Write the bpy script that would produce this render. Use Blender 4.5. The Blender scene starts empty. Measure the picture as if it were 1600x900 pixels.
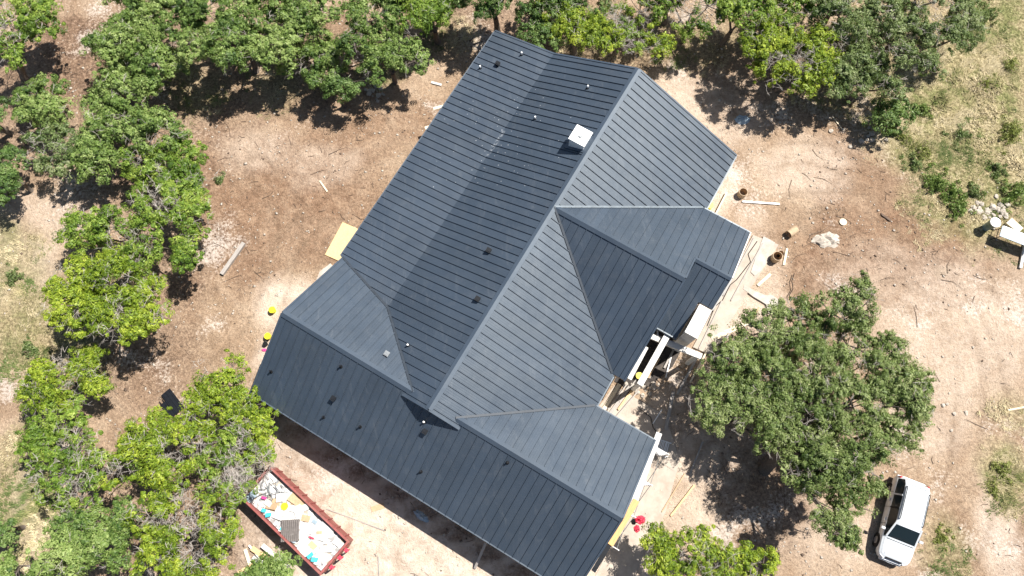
import bpy, math, random
import numpy as np
from mathutils import Vector, Matrix
random.seed(7); rng = np.random.default_rng(11)
scene = bpy.context.scene
COL = scene.collection
# ------------------------------------------------------------------ camera
CAM_H, TILT, ROLL, FPX = 43.2, 0.2693, 0.0025, 1131.73
cam_d = bpy.data.cameras.new('camera'); cam = bpy.data.objects.new('camera', cam_d); COL.objects.link(cam)
cam_d.sensor_width = 36; cam_d.lens = FPX / 1600 * 36; cam_d.clip_end = 5000; cam_d.clip_start = 0.5
cam.matrix_world = Matrix.Translation((0, 0, CAM_H)) @ Matrix.Rotation(TILT, 4, 'X') @ Matrix.Rotation(-ROLL, 4, 'Z')
scene.camera = cam
# ------------------------------------------------------------------ light
SUN_AZ, SUN_EL = math.radians(31), math.radians(60)          # azimuth counted from +X towards +Y
sv = Vector((math.cos(SUN_EL) * math.cos(SUN_AZ), math.cos(SUN_EL) * math.sin(SUN_AZ), math.sin(SUN_EL)))
w = bpy.data.worlds.new('World'); scene.world = w; w.use_nodes = True
nt = w.node_tree
sky = nt.nodes.new('ShaderNodeTexSky'); sky.sky_type = 'NISHITA'; sky.sun_disc = False
sky.sun_elevation = SUN_EL; sky.sun_rotation = math.pi / 2 - SUN_AZ; sky.air_density = 1.0; sky.dust_density = 1.2
nt.links.new(sky.outputs[0], nt.nodes['Background'].inputs[0]); nt.nodes['Background'].inputs[1].default_value = 0.05
sl = bpy.data.lights.new('sun', 'SUN'); sl.energy = 5.0; sl.angle = math.radians(0.53); sl.color = (1, 0.955, 0.89)
so = bpy.data.objects.new('sun', sl); COL.objects.link(so); so.rotation_euler = sv.to_track_quat('Z', 'Y').to_euler()
scene.view_settings.view_transform = 'Standard'; scene.view_settings.look = 'None'
scene.view_settings.gamma = 1.0; scene.view_settings.use_curve_mapping = False
scene.view_settings.exposure = 0.85
scene.cycles.diffuse_bounces = 2; scene.cycles.max_bounces = 6

# ------------------------------------------------------------------ site survey: from the drone picture to metres
def P(px, py, z=0.0):
    a = (px - 800) / FPX; b = (450 - py) / FPX
    c, s = math.cos(-ROLL), math.sin(-ROLL); a, b = a * c - b * s, a * s + b * c
    d = Vector((a, b * math.cos(TILT) + math.sin(TILT), b * math.sin(TILT) - math.cos(TILT)))
    t = (z - CAM_H) / d.z
    return Vector((d.x * t, d.y * t, z))
def ppm(px, py, z=0.0):                                        # picture pixels per metre at that spot
    return FPX / ((CAM_H - z) / (math.cos(TILT) - (450 - py) / FPX * math.sin(TILT)))
HX, HY, HYAW = 7.252, 23.06, -2.1073                          # house frame: u runs down the main ridge, v to its right
cu, su = math.cos(HYAW), math.sin(HYAW)
def W(u, v, z): return Vector((HX + u * cu - v * su, HY + u * su + v * cu, z))
def toUV(x, y):
    dx, dy = x - HX, y - HY
    return dx * cu + dy * su, -dx * su + dy * cu

# ------------------------------------------------------------------ object helpers
def tag(o, label=None, cat=None, group=None, kind=None):
    if label: o['label'] = label
    if cat: o['category'] = cat
    if group: o['group'] = group
    if kind: o['kind'] = kind
    return o
def empty(name, loc=(0, 0, 0), rz=0.0):
    o = bpy.data.objects.new(name, None); COL.objects.link(o); o.location = loc; o.rotation_euler = (0, 0, rz)
    o.empty_display_size = 0.3
    return o
class MB:
    def __init__(s): s.v = []; s.f = []; s.m = []; s.mi = 0; s.uv = {}
    def poly(s, pts, uv=None):
        i = len(s.v); s.v += [tuple(p) for p in pts]; s.f.append(tuple(range(i, i + len(pts)))); s.m.append(s.mi)
        if uv: s.uv[len(s.f) - 1] = uv
    def box(s, c, size, rz=0.0, M=None):
        hx, hy, hz = size[0] / 2, size[1] / 2, size[2] / 2
        T = M if M is not None else Matrix.Translation(c) @ Matrix.Rotation(rz, 4, 'Z')
        i = len(s.v)
        for z in (-hz, hz):
            for x, y in ((-hx, -hy), (hx, -hy), (hx, hy), (-hx, hy)): s.v.append(tuple(T @ Vector((x, y, z))))
        for q in ((3, 2, 1, 0), (4, 5, 6, 7), (0, 1, 5, 4), (1, 2, 6, 5), (2, 3, 7, 6), (3, 0, 4, 7)):
            s.f.append(tuple(i + k for k in q)); s.m.append(s.mi)
    def beam(s, a, b, w, h, up=Vector((0, 0, 1))):
        a, b = Vector(a), Vector(b); d = b - a; L = d.length
        if L < 1e-5: return
        x = d / L; y = up.cross(x)
        if y.length < 1e-3: y = Vector((0, 1, 0)).cross(x)
        y.normalize(); z = x.cross(y)
        M = Matrix((x, y, z)).transposed().to_4x4(); M.translation = (a + b) / 2
        s.box(None, (L, w, h), M=M)
    def tube(s, pts, rad, n=8, cap=True):
        pts = [Vector(p) for p in pts]; rings = []
        for k, p in enumerate(pts):
            d = (pts[min(k + 1, len(pts) - 1)] - pts[max(k - 1, 0)]).normalized()
            a = d.cross(Vector((0, 0, 1)))
            if a.length < 1e-3: a = Vector((1, 0, 0))
            a.normalize(); b = d.cross(a)
            r = rad[k] if isinstance(rad, (list, tuple)) else rad
            i = len(s.v); rings.append(i)
            for j in range(n):
                t = 2 * math.pi * j / n; s.v.append(tuple(p + a * (r * math.cos(t)) + b * (r * math.sin(t))))
        for k in range(len(pts) - 1):
            A, B = rings[k], rings[k + 1]
            for j in range(n): s.f.append((A + j, A + (j + 1) % n, B + (j + 1) % n, B + j)); s.m.append(s.mi)
        if cap:
            s.f.append(tuple(rings[0] + j for j in range(n))); s.m.append(s.mi)
            s.f.append(tuple(rings[-1] + j for j in reversed(range(n)))); s.m.append(s.mi)
    def prism(s, poly, z0, z1):                               # poly: list of xy(z ignored); z0/z1 numbers or lists
        n = len(poly); i = len(s.v)
        for k, p in enumerate(poly): s.v.append((p[0], p[1], z0[k] if isinstance(z0, list) else z0))
        for k, p in enumerate(poly): s.v.append((p[0], p[1], z1[k] if isinstance(z1, list) else z1))
        s.f.append(tuple(i + k for k in reversed(range(n)))); s.m.append(s.mi)
        s.f.append(tuple(i + n + k for k in range(n))); s.m.append(s.mi)
        for k in range(n):
            q = (k + 1) % n; s.f.append((i + k, i + q, i + n + q, i + n + k)); s.m.append(s.mi)
    def build(s, name, mats, parent=None, smooth=False, bevel=0):
        me = bpy.data.meshes.new(name); me.from_pydata(s.v, [], s.f)
        if not isinstance(mats, (list, tuple)): mats = [mats]
        for m in mats: me.materials.append(m)
        if len(mats) > 1: me.polygons.foreach_set('material_index', s.m)
        if s.uv:
            ul = me.uv_layers.new(name='UVMap')
            for fi, uv in s.uv.items():
                for li, q in zip(me.polygons[fi].loop_indices, uv): ul.data[li].uv = q
        if smooth: me.polygons.foreach_set('use_smooth', [True] * len(me.polygons))
        me.update()
        o = bpy.data.objects.new(name, me); COL.objects.link(o)
        if parent is not None: o.parent = parent
        if bevel:
            b = o.modifiers.new('bevel', 'BEVEL'); b.width = bevel; b.segments = 2; b.limit_method = 'ANGLE'
        return o
def np_mesh(name, V, Q, mat, tint=None, parent=None, smooth=False):
    me = bpy.data.meshes.new(name); n = Q.shape[1]
    me.vertices.add(len(V)); me.vertices.foreach_set('co', np.ascontiguousarray(V, np.float32).ravel())
    me.loops.add(Q.size); me.loops.foreach_set('vertex_index', Q.astype(np.int32).ravel())
    me.polygons.add(len(Q)); me.polygons.foreach_set('loop_start', np.arange(0, Q.size, n, dtype=np.int32))
    if smooth: me.polygons.foreach_set('use_smooth', np.ones(len(Q), bool))
    if tint is not None:
        a = me.attributes.new('tint', 'FLOAT', 'POINT'); a.data.foreach_set('value', np.ascontiguousarray(tint, np.float32))
    me.materials.append(mat); me.update(calc_edges=True)
    o = bpy.data.objects.new(name, me); COL.objects.link(o)
    if parent is not None: o.parent = parent
    return o

# ------------------------------------------------------------------ materials
def srgb(r, g, b): return tuple(((c / 255) / 12.92 if c / 255 <= .04045 else ((c / 255 + .055) / 1.055) ** 2.4) for c in (r, g, b)) + (1,)
class NT:
    def __init__(s, name):
        s.m = bpy.data.materials.new(name); s.m.use_nodes = True; s.t = s.m.node_tree
        s.b = s.t.nodes['Principled BSDF']; s.out = s.t.nodes['Material Output']
    def n(s, typ, **k):
        x = s.t.nodes.new(typ)
        for a, v in k.items(): setattr(x, a, v)
        return x
    def l(s, a, b): s.t.links.new(a, b)
    def noise(s, vec, scale, detail=5, rough=.6, dist=0):
        x = s.n('ShaderNodeTexNoise'); x.inputs['Scale'].default_value = scale; x.inputs['Detail'].default_value = detail
        x.inputs['Roughness'].default_value = rough; x.inputs['Distortion'].default_value = dist
        if vec is not None: s.l(vec, x.inputs['Vector'])
        return x.outputs['Fac']
    def ramp(s, fac, stops, interp='LINEAR'):
        x = s.n('ShaderNodeValToRGB'); e = x.color_ramp.elements; x.color_ramp.interpolation = interp
        while len(e) < len(stops): e.new(.5)
        for q, (p, c) in zip(e, stops): q.position = p; q.color = c if isinstance(c, tuple) else (c, c, c, 1)
        s.l(fac, x.inputs[0]); return x.outputs[0]
    def mix(s, fac, a, b, typ='MIX'):
        x = s.n('ShaderNodeMix', data_type='RGBA', blend_type=typ)
        for k, q in ((0, fac), (6, a), (7, b)):
            if isinstance(q, (int, float)): x.inputs[k].default_value = q
            elif isinstance(q, tuple): x.inputs[k].default_value = q
            else: s.l(q, x.inputs[k])
        return x.outputs[2]
    def math(s, op, a, b=0.0, clamp=False):
        x = s.n('ShaderNodeMath', operation=op, use_clamp=clamp)
        for k, q in ((0, a), (1, b)):
            if isinstance(q, (int, float)): x.inputs[k].default_value = q
            else: s.l(q, x.inputs[k])
        return x.outputs[0]
    def bump(s, h, strength=.3, dist=.02):
        x = s.n('ShaderNodeBump'); x.inputs['Strength'].default_value = strength; x.inputs['Distance'].default_value = dist
        s.l(h, x.inputs['Height']); s.l(x.outputs[0], s.b.inputs['Normal'])
    def pos(s): return s.n('ShaderNodeNewGeometry').outputs['Position']
    def obj(s): return s.n('ShaderNodeTexCoord').outputs['Object']
def mat_simple(name, col, rough=.7, var=.25, scale=6, metal=0.0, bump=.2, dirt=None):
    k = NT(name); v = k.pos()
    f = k.noise(v, scale, 6, .65)
    dark = tuple(c * (1 - var) for c in col[:3]) + (1,); light = tuple(min(1, c * (1 + var * .7)) for c in col[:3]) + (1,)
    c = k.ramp(f, [(.3, dark), (.7, light)])
    if dirt: c = k.mix(k.ramp(k.noise(v, scale * .4, 6, .7), [(.5, 0.0), (.72, .7)]), c, dirt)
    k.l(c, k.b.inputs['Base Color']); k.b.inputs['Roughness'].default_value = rough; k.b.inputs['Metallic'].default_value = metal
    if bump: k.bump(k.noise(v, scale * 5, 4), bump, .01)
    return k.m
def mat_wood(name, col, var=.3):
    k = NT(name); mp = k.n('ShaderNodeMapping'); k.l(k.obj(), mp.inputs[0]); mp.inputs['Scale'].default_value = (1.2, 14, 14)
    oi = k.n('ShaderNodeObjectInfo')
    f = k.noise(mp.outputs[0], 2.2, 5, .6, .3)
    dark = tuple(c * (1 - var) for c in col[:3]) + (1,); light = tuple(min(1, c * (1 + var * .6)) for c in col[:3]) + (1,)
    k.l(k.ramp(f, [(.3, dark), (.7, light)]), k.b.inputs['Base Color']); k.b.inputs['Roughness'].default_value = .75
    k.bump(f, .15, .004); return k.m

M = {}
def make_roof_metal(name, col, dust=True):
    k = NT(name); pos = k.pos(); oi = k.n('ShaderNodeObjectInfo')
    uv = k.n('ShaderNodeUVMap'); uv.uv_map = 'UVMap'
    sep = k.n('ShaderNodeSeparateXYZ'); k.l(uv.outputs[0], sep.inputs[0])
    base = k.mix(k.ramp(k.noise(pos, .35, 5, .6), [(.3, 0.0), (.72, 1.0)]), tuple(c * .86 for c in col[:3]) + (1,), tuple(c * 1.15 for c in col[:3]) + (1,))
    tone = k.math('ADD', k.math('MULTIPLY', oi.outputs['Random'], .16), .92)
    comb = k.n('ShaderNodeCombineColor')
    for i in range(3): k.l(tone, comb.inputs[i])
    base = k.mix(1.0, base, comb.outputs[0], 'MULTIPLY')
    fine = k.noise(pos, 26, 3, .7)
    base = k.mix(k.ramp(fine, [(.42, 0.0), (.8, .35)]), base, tuple(min(1, c * 1.6 + .01) for c in col[:3]) + (1,))
    # light dust film and specks left by the trades
    dustm = k.ramp(k.noise(pos, 1.3, 7, .72), [(.52, 0.0), (.78, .10)])
    base = k.mix(dustm, base, (.20, .19, .18, 1))
    if dust:
        c0 = W(7.2, -5.6, 4.2)
        vd = k.n('ShaderNodeVectorMath', operation='DISTANCE'); k.l(pos, vd.inputs[0]); vd.inputs[1].default_value = c0
        near = k.ramp(k.math('DIVIDE', vd.outputs['Value'], 5.2), [(.1, 1.0), (1.0, 0.0)])
        vo = k.n('ShaderNodeTexVoronoi'); vo.inputs['Scale'].default_value = 5.2; k.l(pos, vo.inputs['Vector'])
        sc = k.n('ShaderNodeSeparateColor'); k.l(vo.outputs['Color'], sc.inputs[0])
        speck = k.math('LESS_THAN', vo.outputs['Distance'], k.math('MULTIPLY', sc.outputs[0], .17))
        sel = k.math('LESS_THAN', sc.outputs[1], k.math('MULTIPLY', near, .75))
        base = k.mix(k.math('MULTIPLY', k.math('MULTIPLY', speck, sel), .5), base, (.6, .62, .64, 1))
        # chalky scuff along the change of pitch
        dv = k.n('ShaderNodeVectorMath', operation='DOT_PRODUCT'); k.l(pos, dv.inputs[0]); dv.inputs[1].default_value = (-su, cu, 0)
        du = k.n('ShaderNodeVectorMath', operation='DOT_PRODUCT'); k.l(pos, du.inputs[0]); du.inputs[1].default_value = (cu, su, 0)
        v0 = -HX * su + HY * cu; u0 = HX * cu + HY * su
        ev = k.ramp(k.math('ABSOLUTE', k.math('ADD', dv.outputs['Value'], 5.36 - v0)), [(.02, 1.0), (.14, 0.0)])
        eu = k.ramp(k.math('ABSOLUTE', k.math('SUBTRACT', du.outputs['Value'], 7.0 + u0)), [(.85, 1.0), (1.0, 0.0)])
        base = k.mix(k.math('MULTIPLY', k.math('MULTIPLY', ev, eu), k.ramp(k.noise(pos, 5, 4, .7), [(.45, 0.0), (.6, .45)])), base, (.5, .53, .56, 1))
        # boot scuffs and streaks of pale dust
        mp = k.n('ShaderNodeMapping'); mp.inputs['Rotation'].default_value = (0, 0, -HYAW); mp.inputs['Scale'].default_value = (1.6, .35, 1); k.l(pos, mp.inputs[0])
        base = k.mix(k.ramp(k.noise(mp.outputs[0], 1.4, 6, .72, .8), [(.55, 0.0), (.75, .14)]), base, (.25, .26, .27, 1))
    k.l(base, k.b.inputs['Base Color'])
    r = k.ramp(k.noise(pos, .8, 5, .6), [(.3, .40), (.75, .55)])
    k.l(r, k.b.inputs['Roughness']); k.b.inputs['Metallic'].default_value = 0.0
    k.b.inputs['Specular IOR Level'].default_value = 1.0
    k.b.inputs['Specular Tint'].default_value = (.88, .96, 1, 1)
    # pencil ribs rolled into every pan, plus slight oil-canning
    rib = k.math('SINE', k.math('MULTIPLY', sep.outputs[0], 2 * math.pi / .1195))
    hgt = k.math('ADD', k.math('MULTIPLY', k.ramp(rib, [(.55, 0.0), (.95, 1.0)]), .35), k.math('MULTIPLY', k.noise(pos, 1.6, 2, .5), 1.2))
    k.bump(hgt, .30, .02)
    return k.m
SLATE = (.035, .049, .070, 1)
M['roof'] = make_roof_metal('slate_blue_roof_metal', SLATE)
M['cap'] = make_roof_metal('slate_blue_trim_metal', tuple(c * 1.12 for c in SLATE[:3]) + (1,), False)
M['flash'] = mat_simple('galvanised_flashing', (.12, .15, .175, 1), .55, .35, 5, 0, .1)
M['capdark'] = mat_simple('dark_valley_metal', (.030, .040, .054, 1), .6, .2, 5, 0, .1)
M['fascia'] = mat_simple('white_fascia_board', (.62, .61, .58, 1), .6, .1, 3, 0, .1, (.42, .38, .33, 1))
M['wall'] = mat_simple('white_board_wall', (.62, .60, .56, 1), .7, .1, 2, 0, .15, (.4, .34, .28, 1))
M['deckwood'] = mat_simple('roof_deck_wood', (.34, .24, .15, 1), .8, .25, 5)
M['concrete'] = mat_simple('pale_concrete', (.42, .36, .30, 1), .85, .2, 1.6, 0, .4, (.30, .22, .16, 1))
M['concrete2'] = mat_simple('white_concrete', (.46, .42, .37, 1), .85, .2, 2.2, 0, .4, (.34, .26, .2, 1))
M['shade_floor'] = mat_simple('patio_floor_shade', (.05, .042, .038, 1), .9, .5, 3, 0, .5, (.16, .13, .10, 1))  # near-black tone stands for the shade over the patio
M['white'] = mat_simple('white_metal', (.85, .85, .84, 1), .4, .06, 3, 0, .05)
M['galv'] = mat_simple('galvanised_steel', (.30, .32, .33, 1), .4, .2, 6, .5, .1)
M['dark'] = mat_simple('black_rubber', (.012, .012, .013, 1), .7, .3, 8)
M['darkmetal'] = mat_simple('dark_painted_metal', (.011, .013, .017, 1), .5, .3, 6)
for _n in ('darkmetal', 'dark'): M[_n].node_tree.nodes['Principled BSDF'].inputs['Specular IOR Level'].default_value = .15
M['pine'] = mat_wood('pine_lumber', (.66, .46, .24, 1)); M['pale_pine'] = mat_wood('pale_pine_lumber', (.70, .60, .44, 1), .2)
M['orange_wood'] = mat_wood('orange_lumber', (.62, .36, .15, 1), .2); M['grey_wood'] = mat_wood('weathered_grey_wood', (.36, .33, .30, 1), .3)
M['osb'] = mat_simple('plywood', (.70, .50, .25, 1), .8, .12, 9, 0, .2, (.55, .38, .2, 1))
M['red'] = mat_simple('faded_red_steel', (.30, .085, .075, 1), .65, .3, 4, .1, .2, (.30, .17, .13, 1))
M['redbright'] = mat_simple('bright_red_plastic', (.68, .045, .09, 1), .5, .25, 8)
M['yellow'] = mat_simple('yellow_plastic', (.85, .72, .02, 1), .45, .1, 6)
M['teal'] = mat_simple('teal_plastic', (.06, .48, .55, 1), .5, .25, 8)
M['drywall'] = mat_simple('white_drywall_scrap', (.56, .55, .53, 1), .85, .15, 5, 0, .2, (.40, .36, .33, 1))
M['card'] = mat_simple('cardboard', (.48, .33, .20, 1), .85, .2, 6)
M['greyplastic'] = mat_simple('grey_plastic', (.16, .14, .13, 1), .6, .25, 6)
M['bluegrey'] = mat_simple('blue_grey_sheet', (.30, .38, .44, 1), .5, .2, 5)
M['magenta'] = mat_simple('magenta_plastic', (.60, .06, .25, 1), .5, .2, 6)
M['rust'] = mat_simple('tan_fibre_tube', (.46, .34, .22, 1), .8, .2, 6)
M['stone'] = mat_simple('limestone', (.44, .39, .33, 1), .9, .25, 5, 0, .5)
M['glass'] = (lambda k: (k.b.inputs['Base Color'].__setattr__('default_value', (.02, .03, .04, 1)), k.b.inputs['Roughness'].__setattr__('default_value', .06), k.m)[2])(NT('dark_window_glass'))

# leaves
def leaf_mat(name, dark, mid, light, trans=.3):
    k = NT(name); a = k.n('ShaderNodeAttribute'); a.attribute_name = 'tint'
    c = k.ramp(a.outputs['Fac'], [(0, dark), (.5, mid), (1, light)])
    k.l(c, k.b.inputs['Base Color']); k.b.inputs['Roughness'].default_value = .5; k.b.inputs['Specular IOR Level'].default_value = .35
    tr = k.n('ShaderNodeBsdfTranslucent'); k.l(k.mix(.5, c, (.25, .33, .04, 1)), tr.inputs[0])
    mx = k.n('ShaderNodeMixShader'); mx.inputs[0].default_value = trans
    k.l(k.b.outputs[0], mx.inputs[1]); k.l(tr.outputs[0], mx.inputs[2]); k.l(mx.outputs[0], k.out.inputs[0]); return k.m
M['leaf_oak'] = leaf_mat('live_oak_leaves', (.034, .080, .014, 1), (.165, .255, .055, 1), (.36, .45, .15, 1))
M['leaf_dark'] = leaf_mat('dark_oak_leaves', (.028, .066, .014, 1), (.105, .185, .042, 1), (.25, .34, .11, 1))  # deeper green of the darker oaks
M['leaf_grey'] = leaf_mat('grey_green_oak_leaves', (.040, .078, .020, 1), (.165, .23, .072, 1), (.36, .41, .20, 1))
M['leaf_cedar'] = leaf_mat('cedar_foliage', (.045, .085, .006, 1), (.18, .27, .018, 1), (.42, .49, .055, 1), .25)
M['leaf_cedar2'] = leaf_mat('green_cedar_foliage', (.038, .085, .008, 1), (.15, .25, .028, 1), (.35, .44, .08, 1), .25)
M['leaf_shrub'] = leaf_mat('shrub_leaves', (.11, .14, .03, 1), (.25, .29, .07, 1), (.42, .42, .16, 1))
M['bark'] = mat_simple('grey_brown_bark', (.13, .105, .085, 1), .9, .4, 8, 0, .6)
M['twig'] = mat_simple('silver_dead_twigs', (.42, .38, .34, 1), .9, .3, 6, 0, .3)
M['stick'] = mat_simple('brown_sticks', (.13, .09, .065, 1), .9, .4, 4)

# ------------------------------------------------------------------ ground: one sheet out to the horizon
def vnoise(x, y, scale, seed):
    x = x / scale; y = y / scale; xi = np.floor(x).astype(np.int64); yi = np.floor(y).astype(np.int64)
    fx = x - xi; fy = y - yi; fx = fx * fx * (3 - 2 * fx); fy = fy * fy * (3 - 2 * fy)
    def h(a, b):
        n = (a * 374761393 + b * 668265263 + seed * 1442695041) & 0xffffffff
        n = ((n ^ (n >> 13)) * 1274126177) & 0xffffffff
        return ((n ^ (n >> 16)) & 0xffff) / 65535.0
    return (h(xi, yi) * (1 - fx) + h(xi + 1, yi) * fx) * (1 - fy) + (h(xi, yi + 1) * (1 - fx) + h(xi + 1, yi + 1) * fx) * fy
def fbm(x, y, scale, seed, oct=4):
    t = 0; a = .5; n = 0
    for i in range(oct): t = t + a * vnoise(x, y, scale / 2 ** i, seed + i); n += a; a *= .55
    return t / n
def gz(x, y):                                                  # ground height
    x = np.asarray(x, float); y = np.asarray(y, float)
    dx, dy = x - HX, y - HY; u = dx * cu + dy * su; v = -dx * su + dy * cu
    d = np.maximum(np.maximum(-u + 0, u - 26.5), np.maximum(-10 - v, v - 11))
    k = np.clip((d + .0) / 4, 0, 1) * np.clip((60 - np.hypot(x, y - 13)) / 15, 0, 1)
    return k * ((fbm(x, y, 6, 3) - .5) * .30 + (fbm(x, y, 1.3, 9, 3) - .5) * .10) + np.clip(d / 3, -1, 0) * .0
ZONES = {  # pixel ellipses on the ground: cx, cy, rx, ry, strength
 'grass': [(1510,170,130,190,1),(1590,260,120,110,1),(1430,225,70,60,.9),(1570,60,110,100,1),(1480,320,70,30,.8),(1400,60,120,80,.6),
           (10,450,70,120,.75),(60,540,85,60,.8),(25,760,60,150,.7),(60,860,60,60,.6),(0,370,40,40,.7),(1565,740,40,60,.95),(1475,850,40,60,.6),(1580,640,40,35,.4),
           (600,115,40,35,.7),(150,420,80,50,.4),(1300,150,50,40,.4),(700,60,60,40,.3),(300,140,60,50,.45),(440,120,60,60,.4),(120,520,50,40,.5),(1000,60,150,60,.35)],
 'pale': [(560,840,190,120,1),(720,930,260,110,1),(450,700,75,60,.9),(620,900,200,90,1),(450,480,50,45,.8),(435,560,35,55,.75),(1170,400,60,110,.6),(1150,480,90,60,.75),
          (1120,300,50,60,.7),(1090,720,80,60,.85),(990,880,90,60,1),(1050,640,60,45,.55),(1250,260,90,50,.5),(1065,160,60,60,.6),(1500,520,150,110,.5),(1560,830,35,90,.7),(1450,650,70,60,.4),
          (1140,180,70,70,.5),(400,230,60,40,.35),(500,260,50,35,.3),(30,410,70,60,.5),(60,770,40,90,.6),(1370,450,120,60,.3),(1090,800,80,60,.6),(90,330,100,50,.4),(1330,830,120,60,.35)],
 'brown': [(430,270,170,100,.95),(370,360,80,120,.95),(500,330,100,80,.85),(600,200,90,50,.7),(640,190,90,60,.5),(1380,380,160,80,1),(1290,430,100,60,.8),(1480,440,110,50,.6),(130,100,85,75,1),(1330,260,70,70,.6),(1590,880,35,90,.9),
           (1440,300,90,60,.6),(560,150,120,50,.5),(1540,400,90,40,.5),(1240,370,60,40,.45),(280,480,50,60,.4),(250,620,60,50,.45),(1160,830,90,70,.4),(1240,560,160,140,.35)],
 'litter_shade': [(470,675,30,12,.8),(520,708,30,12,.8),(570,738,30,14,.9),(620,768,30,14,1),(670,798,34,16,1),(720,830,36,16,1),(770,860,36,16,1),(820,892,40,16,1),(430,652,26,10,.8),(240,120,230,120,.9),(500,90,160,90,.9),(180,250,160,90,.8),(940,70,180,70,.9),(1210,120,110,90,.6),(250,420,110,110,.8),(230,540,90,80,.75),(1180,760,100,90,.8),(330,800,160,140,.7),(60,180,90,120,.7),(760,40,110,60,.9),(1110,690,60,60,.5)]}  # small ellipses along the bottom eave paint house shade; others fallen leaves, darkened
def zone(X, Y, name):
    t = np.zeros_like(X)
    wob = (fbm(X, Y, 5, 21) - .5) * 1.1 + (fbm(X, Y, 1.4, 31) - .5) * .7
    for cx, cy, rx, ry, st in ZONES[name]:
        c = P(cx, cy); k = ppm(cx, cy)
        d = np.hypot((X - c.x) / (rx / k), (Y - c.y) / (ry / k)) + wob
        t = np.maximum(t, st * np.clip((1.25 - d) / .6, 0, 1))
    return t
fx = np.arange(-41, 41.01, .25); fy = np.arange(-12, 44.01, .25)
far = np.array([3, 8, 18, 40, 90, 200, 450, 1000, 2200.])
xs = np.concatenate([fx[0] - far[::-1], fx, fx[-1] + far]); ys = np.concatenate([fy[0] - far[::-1], fy, fy[-1] + far])
GX, GY = np.meshgrid(xs, ys); gx, gy = GX.ravel(), GY.ravel()
V = np.stack([gx, gy, gz(gx, gy)], 1); nx, ny = len(xs), len(ys)
ii = (np.arange(ny - 1)[:, None] * nx + np.arange(nx - 1)[None]).ravel()
Q = np.stack([ii, ii + 1, ii + nx + 1, ii + nx], 1)
def ground_mat():
    k = NT('site_dirt'); pos = k.pos()
    def att(n):
        a = k.n('ShaderNodeAttribute'); a.attribute_name = n; return a.outputs['Fac']
    n1 = k.noise(pos, .30, 9, .70, .6); n2 = k.noise(pos, 1.5, 8, .74, .3); n3 = k.noise(pos, 5.5, 6, .78); n4 = k.noise(pos, 15, 3, .7)
    c = k.ramp(n1, [(.30, (.25, .164, .102, 1)), (.48, (.375, .268, .182, 1)), (.68, (.50, .385, .278, 1))])
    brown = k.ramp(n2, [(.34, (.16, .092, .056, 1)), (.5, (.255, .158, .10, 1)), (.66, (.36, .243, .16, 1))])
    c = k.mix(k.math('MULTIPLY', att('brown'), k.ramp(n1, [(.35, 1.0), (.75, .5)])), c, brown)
    pale = k.ramp(n2, [(.34, (.56, .445, .35, 1)), (.5, (.63, .52, .42, 1)), (.68, (.70, .60, .51, 1))])
    c = k.mix(k.math('MULTIPLY', att('pale'), k.ramp(k.math('ADD', k.math('MULTIPLY', n1, .5), k.math('MULTIPLY', n2, .5)), [(.33, .45), (.50, 1.0)])), c, pale)
    litshade = k.ramp(n3, [(.34, (.065, .040, .028, 1)), (.52, (.20, .130, .09, 1)), (.68, (.40, .29, .20, 1))])  # fallen-leaf brown, darkened in the colour to deepen eave and tree shade
    c = k.mix(k.math('MULTIPLY', att('litter_shade'), k.ramp(n2, [(.36, .95), (.66, .35)])), c, litshade)
    gr = k.ramp(n3, [(.34, (.13, .115, .05, 1)), (.48, (.27, .225, .12, 1)), (.64, (.47, .395, .24, 1))])
    green = k.ramp(n3, [(.34, (.075, .095, .028, 1)), (.66, (.22, .235, .085, 1))])
    gr = k.mix(k.ramp(k.noise(pos, .42, 7, .75), [(.47, 0.0), (.60, .8)]), gr, green)
    c = k.mix(att('grass'), c, gr)
    c = k.mix(k.math('MULTIPLY', att('track'), .75), c, k.mix(.5, c, (.17, .115, .075, 1)))
    # crumbly tone at the size of clods and chips
    tone = k.ramp(n3, [(.32, .52), (.5, 1.0), (.68, 1.38)])
    c = k.mix(k.math('SUBTRACT', .85, k.math('MULTIPLY', att('pale'), .80)), c, k.mix(1.0, c, tone, 'MULTIPLY'))
    c = k.mix(k.math('MULTIPLY', k.ramp(n4, [(.34, .55), (.46, 0.0)]), k.math('SUBTRACT', 1.0, k.math('MULTIPLY', att('pale'), .95))), c, (.10, .066, .045, 1))
    c = k.mix(k.ramp(n4, [(.62, 0.0), (.76, .42)]), c, (.70, .60, .50, 1))
    # chalky limestone patches
    ch = k.ramp(k.math('ADD', k.math('MULTIPLY', k.noise(pos, .23, 3, .5), .6), k.math('MULTIPLY', n3, .4)), [(.565, 0.0), (.63, .55)])
    c = k.mix(k.math('MULTIPLY', ch, k.math('SUBTRACT', 1.0, att('grass'))), c, (.72, .66, .60, 1))
    k.l(c, k.b.inputs['Base Color']); k.b.inputs['Roughness'].default_value = .95; k.b.inputs['Specular IOR Level'].default_value = .12
    h = k.math('ADD', k.math('MULTIPLY', n2, .8), k.math('ADD', k.math('MULTIPLY', n3, .5), k.math('MULTIPLY', n4, .16)))
    k.bump(h, 1.0, .22); return k.m
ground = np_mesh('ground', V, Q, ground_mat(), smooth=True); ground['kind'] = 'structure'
ZV = {}
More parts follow.
